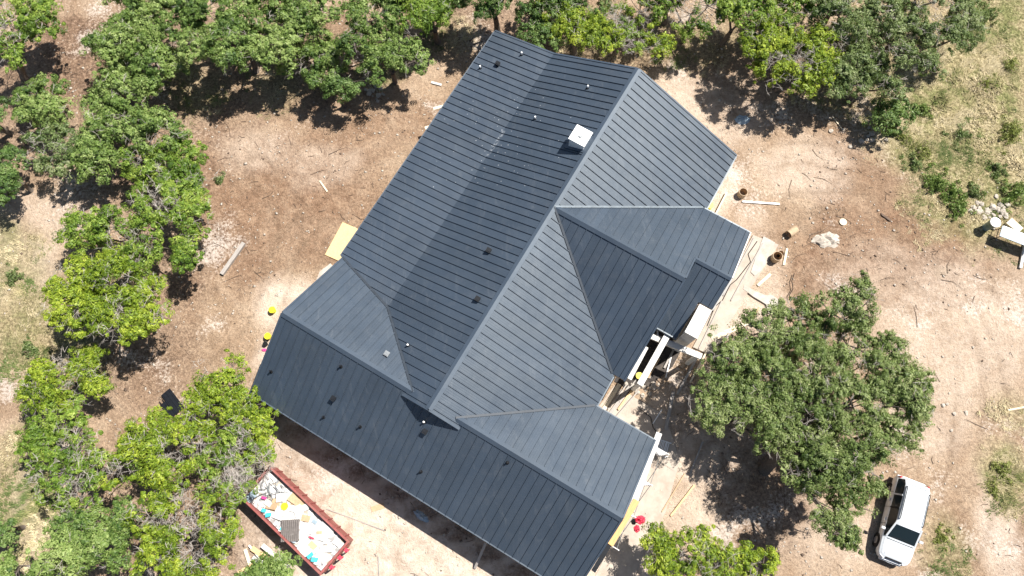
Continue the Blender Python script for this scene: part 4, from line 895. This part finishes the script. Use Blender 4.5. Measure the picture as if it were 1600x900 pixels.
crumple('red_bag', 1000, 812, .36, .24, .22, 'redbright', 'crumpled bright red bag on the path beside the garage', 'bag', 3); crumple('red_bag', 995, 826, .2, .22, .18, 'redbright', 'small red rag just below the crumpled red bag', 'rag', 4)
crumple('black_bag', 990, 815, .14, .2, .2, 'dark', 'small black bag against the crumpled red bag', 'bag', 14)
crumple('plastic_bag', 658, 806, .5, .2, .16, 'bluegrey', 'pale grey plastic wrap in the shade of the bottom eave', 'plastic wrap', 5, rz=-.6); crumple('pink_rag', 413, 547, .16, .1, .06, 'magenta', 'small pinkish rag below the yellow buckets', 'rag', 6)
crumple('blue_tarp', 1161, 187, .55, .35, .12, 'bluegrey', 'pale blue tarp scrap in the tree shade at the upper right', 'tarp', 7)
crumple('earth_mound', 1292, 375, .9, .5, .22, 'stone', 'low pale heap of rubble by the wooden disc', 'rubble heap', 8)
0 and crumple('white_sheet', 1068, 152, .7, .5, .05, 'concrete2', 'white powder patch on the ground right of the ridge end', 'powder', 10, amp=.2)
for k in range(46): rock(1548 + rs.gauss(0, 14), 331 + rs.gauss(0, 9), rs.uniform(.07, .22), 'white limestone rock in the pile above the folding table', 'rocks of the white stone pile')
for k in range(10): rock(1480 + rs.gauss(0, 20), 645 + rs.gauss(0, 20), rs.uniform(.06, .14), 'pale rock in the scatter right of the big oak', 'rocks right of the big oak')
for k in range(16): rock(1355 + rs.gauss(0, 22), 205 + rs.gauss(0, 14), rs.uniform(.07, .2), 'pale rock in the rubble strip at the edge of the weeds', 'rocks of the rubble strip')
for k in range(10): rock(585 + rs.gauss(0, 12), 148 + rs.gauss(0, 8), rs.uniform(.07, .22), 'white rock in the little heap at the top of the clearing', 'rocks at the top of the clearing')
# folding table, bin and board on the right edge
root = tag(empty('folding_table', P(1578, 378, 0), -.42), 'grey topped folding table on the right edge of the bare ground', 'table')
t = MB(); t.box((0, 0, .80), (2.2, .72, .05)); t.build('table_top', M['bluegrey'], root); t = MB(); t.box((0, .3, .84), (2.1, .16, .03)); t.box((-.2, .14, .838), (.7, .14, .02)); t.build('white_board', M['white'], root)
for x in (-1, 1):
    for y in (-1, 1): t = MB(); t.tube([(x * .95, y * .3, .78), (x * 1.15, y * .34, 0)], .025, 6); t.build('leg', M['darkmetal'], root)
    t = MB(); t.tube([(x * 1.05, -.32, .4), (x * 1.05, .32, .4)], .02, 6); t.build('stretcher', M['darkmetal'], root)
root = tag(empty('trash_bin', P(1540, 356, 0), .3), 'grey green bin with white lid left of the folding table', 'bin')
t = MB(); t.tube([(0, 0, 0), (0, 0, .95)], [.22, .3], 14); t.build('body', mat_simple('grey_green_plastic', (.16, .22, .20, 1), .5, .15), root, True); t = MB(); t.tube([(0, 0, .951), (0, 0, 1.0), (0, 0, 1.06)], [.33, .33, .2], 14); t.build('lid', M['white'], root)
slab('board', [(1569,350),(1578,342),(1596,358),(1588,365)], .2, 'pale_pine', 'thick cream board lying above the folding table', 'board')
# ------------------------------------------------------------------ dumpster
da, db = P(443, 752, 1.5), P(541, 845, 1.5); dax = (db - da); dax.z = 0; dax.normalize(); dang = math.atan2(dax.y, dax.x)
DL, DW, DH = 6.1, 2.2, 1.5; dnv = Vector((dax.y, -dax.x, 0))   # towards lower left
corner = P(545, 846, 1.5); dc = corner - dax * (DL / 2) + dnv * (DW / 2); dc.z = 0
dump = tag(empty('dumpster', dc, dang), 'faded red roll-off dumpster full of construction waste on the driveway', 'dumpster')
def dpart(name, boxes, mat='red'):
    mb = MB()
    for b in boxes: mb.box(*b)
    return mb.build(name, M[mat], dump)
dpart('floor', [((0, 0, .22), (DL - .02, DW - .02, .08))])
for y in (-1, 1):
    o = dpart('side_wall', [((0, y * (DW / 2 - .03), .85), (DL, .05, 1.2))])
    mb = MB(); mb.box((0, y * (DW / 2 - .02), 1.5), (DL + .10, .11, .10)); mb.build('top_rail', M['red'], o)
    for k in range(9): mb = MB(); mb.box((-DL / 2 + .4 + k * (DL - .8) / 8, y * (DW / 2 + .03), .83), (.08, .07, 1.2)); mb.build('rib', M['red'], o)
for x in (-1, 1):
    o = dpart('end_wall', [((x * (DL / 2 - .03), 0, .85), (.05, DW - .12, 1.2))])
    mb = MB(); mb.box((x * (DL / 2 - .02), 0, 1.502), (.11, DW - .12, .10)); mb.build('top_rail', M['red'], o)
    for k in (-.7, 0, .7): mb = MB(); mb.box((x * (DL / 2 + .03), k, .83), (.07, .08, 1.2)); mb.build('rib', M['red'], o)
for y in (-.55, .1, .6): mb = MB(); mb.box((DL / 2 + .16, y, 1.1), (.18, .2, .12)); mb.tube([(DL / 2 + .2, y, .5), (DL / 2 + .26, y + .05, 1.3)], .05, 8); mb.build('door_latch', M['redbright'], dump)
for y in (-.8, .8): mb = MB(); mb.box((0, y, .1), (DL, .14, .18)); mb.build('skid', M['darkmetal'], dump)
def dloc(x, y, z): return dc + dax * x - dnv * y + Vector((0, 0, z))
rd = random.Random(12)
def heap():                                                    # rubble too small to count
    n = 60; m = 20; X, Y = np.meshgrid(np.linspace(-DL / 2 + .08, DL / 2 - .08, n), np.linspace(-DW / 2 + .08, DW / 2 - .08, m)); x, y = X.ravel(), Y.ravel()
    z = .95 + .28 * fbm(x, y, 1.2, 4) + .20 * fbm(x, y, .3, 8) - .22 * np.clip((y - .7) / .3, 0, 1)
    V = np.stack([dc.x + dax.x * x - dnv.x * y, dc.y + dax.y * x - dnv.y * y, z], 1); ii = (np.arange(m - 1)[:, None] * n + np.arange(n - 1)).ravel(); Q = np.stack([ii, ii + 1, ii + n + 1, ii + n], 1)
    k = NT('mixed_waste'); vo = k.n('ShaderNodeTexVoronoi'); vo.inputs['Scale'].default_value = 6; k.l(k.pos(), vo.inputs[0]); s = k.n('ShaderNodeSeparateColor'); k.l(vo.outputs['Color'], s.inputs[0])
    k.l(k.ramp(s.outputs[0], [(0, (.30, .29, .28, 1)), (.2, (.55, .54, .53, 1)), (.7, (.60, .59, .57, 1)), (.82, (.36, .31, .25, 1)), (.92, (.20, .20, .21, 1))], 'CONSTANT'), k.b.inputs['Base Color']); k.b.inputs['Roughness'].default_value = .85
    tag(np_mesh('mixed_waste', V, Q, k.m), 'mixed white rubble filling the red dumpster', 'waste', kind='stuff')
heap()
def scrap(x, y, z, L, Wd, th, mat, label, rz, tilt=.15, name='scrap_sheet', group=None, cat='scrap'):
    mb = MB(); n = 4
    e = [(-L / 2, -Wd / 2), (L / 2 * rd.uniform(.7, 1), -Wd / 2 * rd.uniform(.8, 1.1)), (L / 2, Wd / 2 * rd.uniform(.7, 1)), (-L / 2 * rd.uniform(.8, 1), Wd / 2)]
    mb.prism(e, 0, th); o = mb.build(name, M[mat]); o.location = dloc(x, y, z); o.rotation_euler = (rd.uniform(-tilt, tilt), rd.uniform(-tilt, tilt), dang + rz); return tag(o, label, cat, group)
for k in range(70):
    x, y = rd.uniform(-DL / 2 + .4, DL / 2 - .4), rd.uniform(-DW / 2 + .3, DW / 2 - .35)
    big = x > -1.6
    L = rd.uniform(.3, 1.0) if big else rd.uniform(.15, .5)
    scrap(x, y, 1.19 + rd.uniform(-.03, .16), L, L * rd.uniform(.4, .9), .02, 'drywall' if rd.random() < .94 else 'card', 'broken white board scrap in the red dumpster', rd.uniform(0, 3.1), .22, 'board_scrap', 'white scraps in the dumpster')
def inpile(px, py, z=1.34):
    q = P(px, py, z) - dc; return max(-DL / 2 + .3, min(DL / 2 - .3, q.dot(dax))), max(-DW / 2 + .3, min(DW / 2 - .3, -q.dot(dnv)))
for (px, py, L, Wd, mat, label, rz) in ((408,817,.34,.22,'teal','teal plastic piece near the left rail of the dumpster',.9),(434,836,.32,.22,'teal','teal plastic piece left of the grey crate in the dumpster',.2),(411,799,.26,.2,'teal','dark teal scrap in the middle of the rubble',.5),(483,870,.4,.2,'teal','upper teal strip near the front end of the dumpster',1.4),
        (487,880,.4,.22,'teal','lower teal strip near the front end of the dumpster',.6),(453,852,.3,.3,'bluegrey','pale blue scrap under the grey crate',.3),(492,815,.3,.2,'bluegrey','grey blue scrap at the right rail of the dumpster',.2),(363,774,.8,.42,'bluegrey','blue grey sheet at the far left end of the dumpster',1.5),
        (413,778,.32,.14,'magenta','magenta wrapper on the white rubble',.4),(487,840,.3,.08,'redbright','dark red bits of tape on the white boards',.3),(499,832,.3,.16,'card','brown cardboard bits by the right rail',.8),(478,810,.5,.35,'card','crushed cardboard right of the yellow tub',.5),(489,852,.5,.3,'osb','pale yellow board piece on the white scraps',.1),(438,845,.4,.3,'osb','yellowish board edge beside the grey crate',.9)):
    x, y = inpile(px, py); scrap(x, y, 1.34 + rd.uniform(0, .04), L, Wd, .03, mat, label, rz, .12, 'scrap_piece')
x, y = inpile(445, 791, 1.4); b = MB(); b.tube([(0, 0, 0), (0, 0, .14)], [.17, .2], 16); o = b.build('yellow_tub', M['yellow']); o.location = dloc(x, y, 1.33); tag(o, 'round yellow tub lid on top of the dumpster rubble', 'tub')
x, y = inpile(453, 829, 1.5); root = tag(empty('grey_crate', dloc(x, y, 1.36), dang + .75), 'grey ribbed plastic pallet on top of the dumpster rubble', 'pallet')
for k in range(9): b = MB(); b.box((-.44 + k * .11, 0, .10), (.085, 1.15, .04)); b.build('slat', M['greyplastic'], root)
for y_ in (-.5, 0, .5): b = MB(); b.box((0, y_, .04), (.98, .1, .08)); b.build('runner', M['greyplastic'], root)
root = None
for k in range(12):                                            # pipes and twisted strips at the far end
    x, y = rd.uniform(-2.8, -1.4), rd.uniform(-.8, .8); mb = MB(); L = rd.uniform(.4, 1.1)
    mb.tube([(-L / 2, 0, 0), (0, rd.uniform(-.1, .1), rd.uniform(0, .1)), (L / 2, 0, 0)], .02, 6); o = mb.build('metal_strip', M['galv']); o.location = dloc(x, y, 1.36 + rd.uniform(0, .1)); o.rotation_euler = (rd.uniform(-.3, .3), rd.uniform(-.3, .3), rd.uniform(0, 6)); tag(o, 'thin grey metal strip tangled at the far end of the dumpster', 'metal strip', 'metal strips in the dumpster')
# lumber stacked beside the dumpster
for i, (a, mat, lab, wdt) in enumerate((((383,858,392,886), 'pale_pine', 'first tan board left of the dumpster', .2), ((389,852,412,880), 'white', 'white trim board in the pile left of the dumpster', .1), ((393,856,430,882), 'pine', 'wide tan board in the pile left of the dumpster', .28), ((410,852,452,886), 'fascia', 'long white board beside the dumpster wall', .26), ((394,872,410,884), 'drywall', 'short white sheet on the lumber pile', .3), ((372,895,398,880), 'pine', 'tan board end lying crosswise on the lumber pile', .16))):
    plank(*a, wdt, .05, mat, lab, .12 + .06 * i, 'board', 'board')
# ------------------------------------------------------------------ white car
cr, cf = P(1428, 751, .9), P(1397, 878, .9); cd = cf - cr; cd.z = 0; cang = math.atan2(cd.y, cd.x); cc_ = (cr + cf) / 2
k = NT('white_car_paint'); k.b.inputs['Base Color'].default_value = (.82, .83, .84, 1); k.b.inputs['Roughness'].default_value = .3; k.b.inputs['Coat Weight'].default_value = .25; k.b.inputs['Coat Roughness'].default_value = .05
f = k.noise(k.pos(), 3, 5); k.l(k.ramp(f, [(.3, (.54, .57, .60, 1)), (.7, (.62, .65, .68, 1))]), k.b.inputs['Base Color']); M['carpaint'] = k.m
k = NT('car_glass'); k.b.inputs['Base Color'].default_value = (.012, .02, .024, 1); k.b.inputs['Roughness'].default_value = .05; k.b.inputs['IOR'].default_value = 1.4; M['carglass'] = k.m
M['tyre'] = mat_simple('tyre_rubber', (.02, .02, .02, 1), .85, .2, 20); M['rim'] = mat_simple('alloy_rim', (.4, .4, .42, 1), .3, .1, 8, .8)
M['lamp'] = mat_simple('clear_headlamp', (.6, .62, .65, 1), .1, .1, 10); M['redlamp'] = mat_simple('red_tail_lamp', (.35, .01, .01, 1), .2, .2, 10)
car = tag(empty('car', (cc_.x, cc_.y, float(gz(cc_.x, cc_.y))), cang), 'white minivan parked on the dirt beside the huge oak', 'car')
# stations from rear to front: x, half width (belt), hood/roof height at centre, half width of top, belt height, bottom
ST = [(-2.34, .66, .98, .58, .86, .42), (-2.26, .82, 1.06, .70, .93, .36), (-2.12, .885, 1.50, .64, 1.02, .33), (-1.85, .91, 1.70, .645, 1.04, .32), (-1.2, .925, 1.74, .66, 1.04, .30), (-.5, .93, 1.75, .67, 1.03, .28), (.12, .93, 1.72, .66, 1.02, .28),
      (.42, .925, 1.62, .66, 1.01, .28), (.80, .92, 1.36, .71, 1.00, .28), (1.15, .91, 1.13, .77, .98, .28), (1.26, .905, 1.08, .80, .965, .28), (1.68, .89, 1.03, .78, .93, .30), (2.05, .85, .94, .72, .86, .32), (2.25, .75, .84, .62, .78, .36), (2.36, .55, .70, .42, .66, .42)]
def ring(s):
    x, hw, zt, tw, zb, z0 = s; e = (zt - zb)
    return [(x, hw * .93, z0), (x, hw * 1.0, z0 + .18), (x, hw * 1.02, (z0 + zb) / 2 + .08), (x, hw, zb), (x, hw * .985, zb + .03 * e), (x, tw + (hw - tw) * .18, zb + e * .82), (x, tw, zb + e * .95), (x, tw * .6, zb + e * .99), (x, 0, zt)]
rings = [ring(s) for s in ST]; body = MB(); glass = {}
def isglass(i, j):                                             # side window bands, windscreen and rear window
    if j == 4 and 2 <= i <= 8: return 'side_window'
    if j >= 6 and i in (7, 8): return 'windscreen'
    if j == 5 and i in (7, 8): return 'pillar'
    if j >= 6 and i in (1,): return 'rear_window'
    return None
for i in range(len(ST) - 1):
    for j in range(8):
        for sg in (1, -1):
            q = [rings[i][j], rings[i + 1][j], rings[i + 1][j + 1], rings[i][j + 1]]; q = [(a, b * sg, c) for a, b, c in q]
            if sg > 0: q = q[::-1]
            g = isglass(i, j)
            if g in ('side_window', 'windscreen', 'rear_window'): glass.setdefault((g, sg if g == 'side_window' else 0, (0 if i <= 3 else 1 if i <= 5 else 2) if g == 'side_window' else 0), MB()).poly(q)
            else: body.poly(q)
for ri, rv in ((0, True), (-1, False)):
    pts = [(a, b, c) for a, b, c in rings[ri]] + [(a, -b, c) for a, b, c in rings[ri][::-1][1:]]; body.poly(pts if rv else pts[::-1])
bo = body.build('body', M['carpaint'], car, True)
m_ = bo.modifiers.new('weld', 'WELD'); m_.merge_threshold = .001
for (g, sg, kx), mb in glass.items():
    o = mb.build(g, M['carglass'], car, True); o.modifiers.new('weld', 'WELD').merge_threshold = .001
def cbox(name, boxes, mat, parent=car, bevel=.01):
    mb = MB()
    for b in boxes: mb.box(*b)
    return mb.build(name, M[mat], parent, bevel=bevel)
for sg in (1, -1):
    cbox('window_pillar', [((-1.2, sg * .815, 1.38), (.09, .02, .62), 0, Matrix.Translation((-1.2, sg * .822, 1.36)) @ Matrix.Rotation(sg * .42, 4, 'X'))], 'carpaint') if False else None
    for x in (-1.2, -.45):
        mb = MB(); mb.beam((x, sg * .93, 1.05), (x, sg * .735, 1.63), .08, .03, Vector((0, sg, .3))); mb.build('window_pillar', M['carpaint'] if x < -1 else M['darkmetal'], car)
    mb = MB(); mb.beam((1.14, sg * .80, 1.11), (.26, sg * .685, 1.655), .09, .05); mb.build('windscreen_pillar', M['carpaint'], car)
    mb = MB(); mb.tube([(-1.75, sg * .63, 1.70), (-1.65, sg * .63, 1.775), (.0, sg * .635, 1.79), (.12, sg * .635, 1.72)], .022, 8); mb.build('roof_rail', M['darkmetal'], car)
    for x in (-1.42, 1.48):
        w_ = empty('wheel', (x, sg * .82, .34)); w_.parent = car
        mb = MB(); mb.tube([(0, -.12, 0), (0, -.09, 0), (0, .09, 0), (0, .12, 0)], [.29, .345, .345, .29], 24); mb.build('tyre', M['tyre'], w_, True)
        mb = MB(); mb.tube([(0, sg * .11, 0), (0, sg * .128, 0)], [.22, .2], 18); mb.build('rim', M['rim'], w_)
        mb = MB(); mb.tube([(x, sg * .70, .36), (x, sg * .925, .36)], .41, 24); mb.build('wheel_arch', M['dark'], car)
    mb = MB(); mb.box((.80, sg * 1.06, 1.08), (.14, .22, .16)); mb.beam((.85, sg * .92, 1.02), (.82, sg * 1.0, 1.05), .06, .05); mb.build('mirror', M['carpaint'], car, bevel=.03)
    mb = MB(); mb.beam((2.12, sg * .76, .80), (2.27, sg * .5, .77), .16, .13); mb.build('headlight', M['lamp'], car, bevel=.02)
    mb = MB(); mb.box((-2.22, sg * .78, .98), (.12, .12, .3)); mb.build('tail_light', M['redlamp'], car, bevel=.02)
    mb = MB(); mb.beam((-.95, sg * .965, .86), (-.75, sg * .965, .86), .03, .04); mb.beam((.15, sg * .965, .86), (.35, sg * .965, .86), .03, .04); mb.build('door_handle', M['carpaint'], car)
    mb = MB(); mb.beam((1.12, sg * .55, 1.15), (1.04, sg * .05, 1.21), .02, .015); mb.build('wiper', M['dark'], car)
    mb = MB(); mb.beam((1.30, sg * .70, 1.06), (2.08, sg * .58, .935), .012, .012); mb.build('bonnet_crease', M['galv'], car)
mb = MB(); mb.beam((2.235, -.46, .85), (2.235, .46, .85), .085, .05); mb.build('grille', M['dark'], car, bevel=.01)
mb = MB(); mb.beam((2.34, -.6, .45), (2.34, .6, .45), .16, .16); mb.build('front_bumper', M['carpaint'], car, bevel=.04)
mb = MB(); mb.beam((-2.33, -.75, .5), (-2.33, .75, .5), .16, .2); mb.build('rear_bumper', M['carpaint'], car, bevel=.04)
for sg in (1, -1):
    for x in (-.45, .50, -1.32):
        mb = MB(); zz = [(.30, .935), (.58, .952), (.80, .952), (1.02, .935)]
        for (za, ya), (zb_, yb) in zip(zz[:-1], zz[1:]): mb.beam((x, sg * ya, za), (x, sg * yb, zb_), .012, .012, Vector((0, sg, 0)))
        mb.build('door_gap', M['dark'], car)
mb = MB(); mb.beam((1.25, -.74, 1.075), (1.25, .74, 1.075), .04, .03); mb.build('cowl_panel', M['darkmetal'], car)
mb = MB(); mb.beam((-1.9, -.5, 1.695), (-1.9, .5, 1.695), .012, .02); mb.build('tailgate_gap', M['darkmetal'], car)
mb = MB(); mb.box((2.42, 0, .5), (.02, .42, .12)); mb.build('number_plate', M['white'], car)
mb = MB(); mb.box((-.1, 0, .32), (4.2, 1.5, .12)); mb.build('underbody', M['dark'], car)
mb = MB(); mb.box((.9, 0, 1.0), (.55, 1.35, .06)); mb.build('dashboard', M['greyplastic'], car)
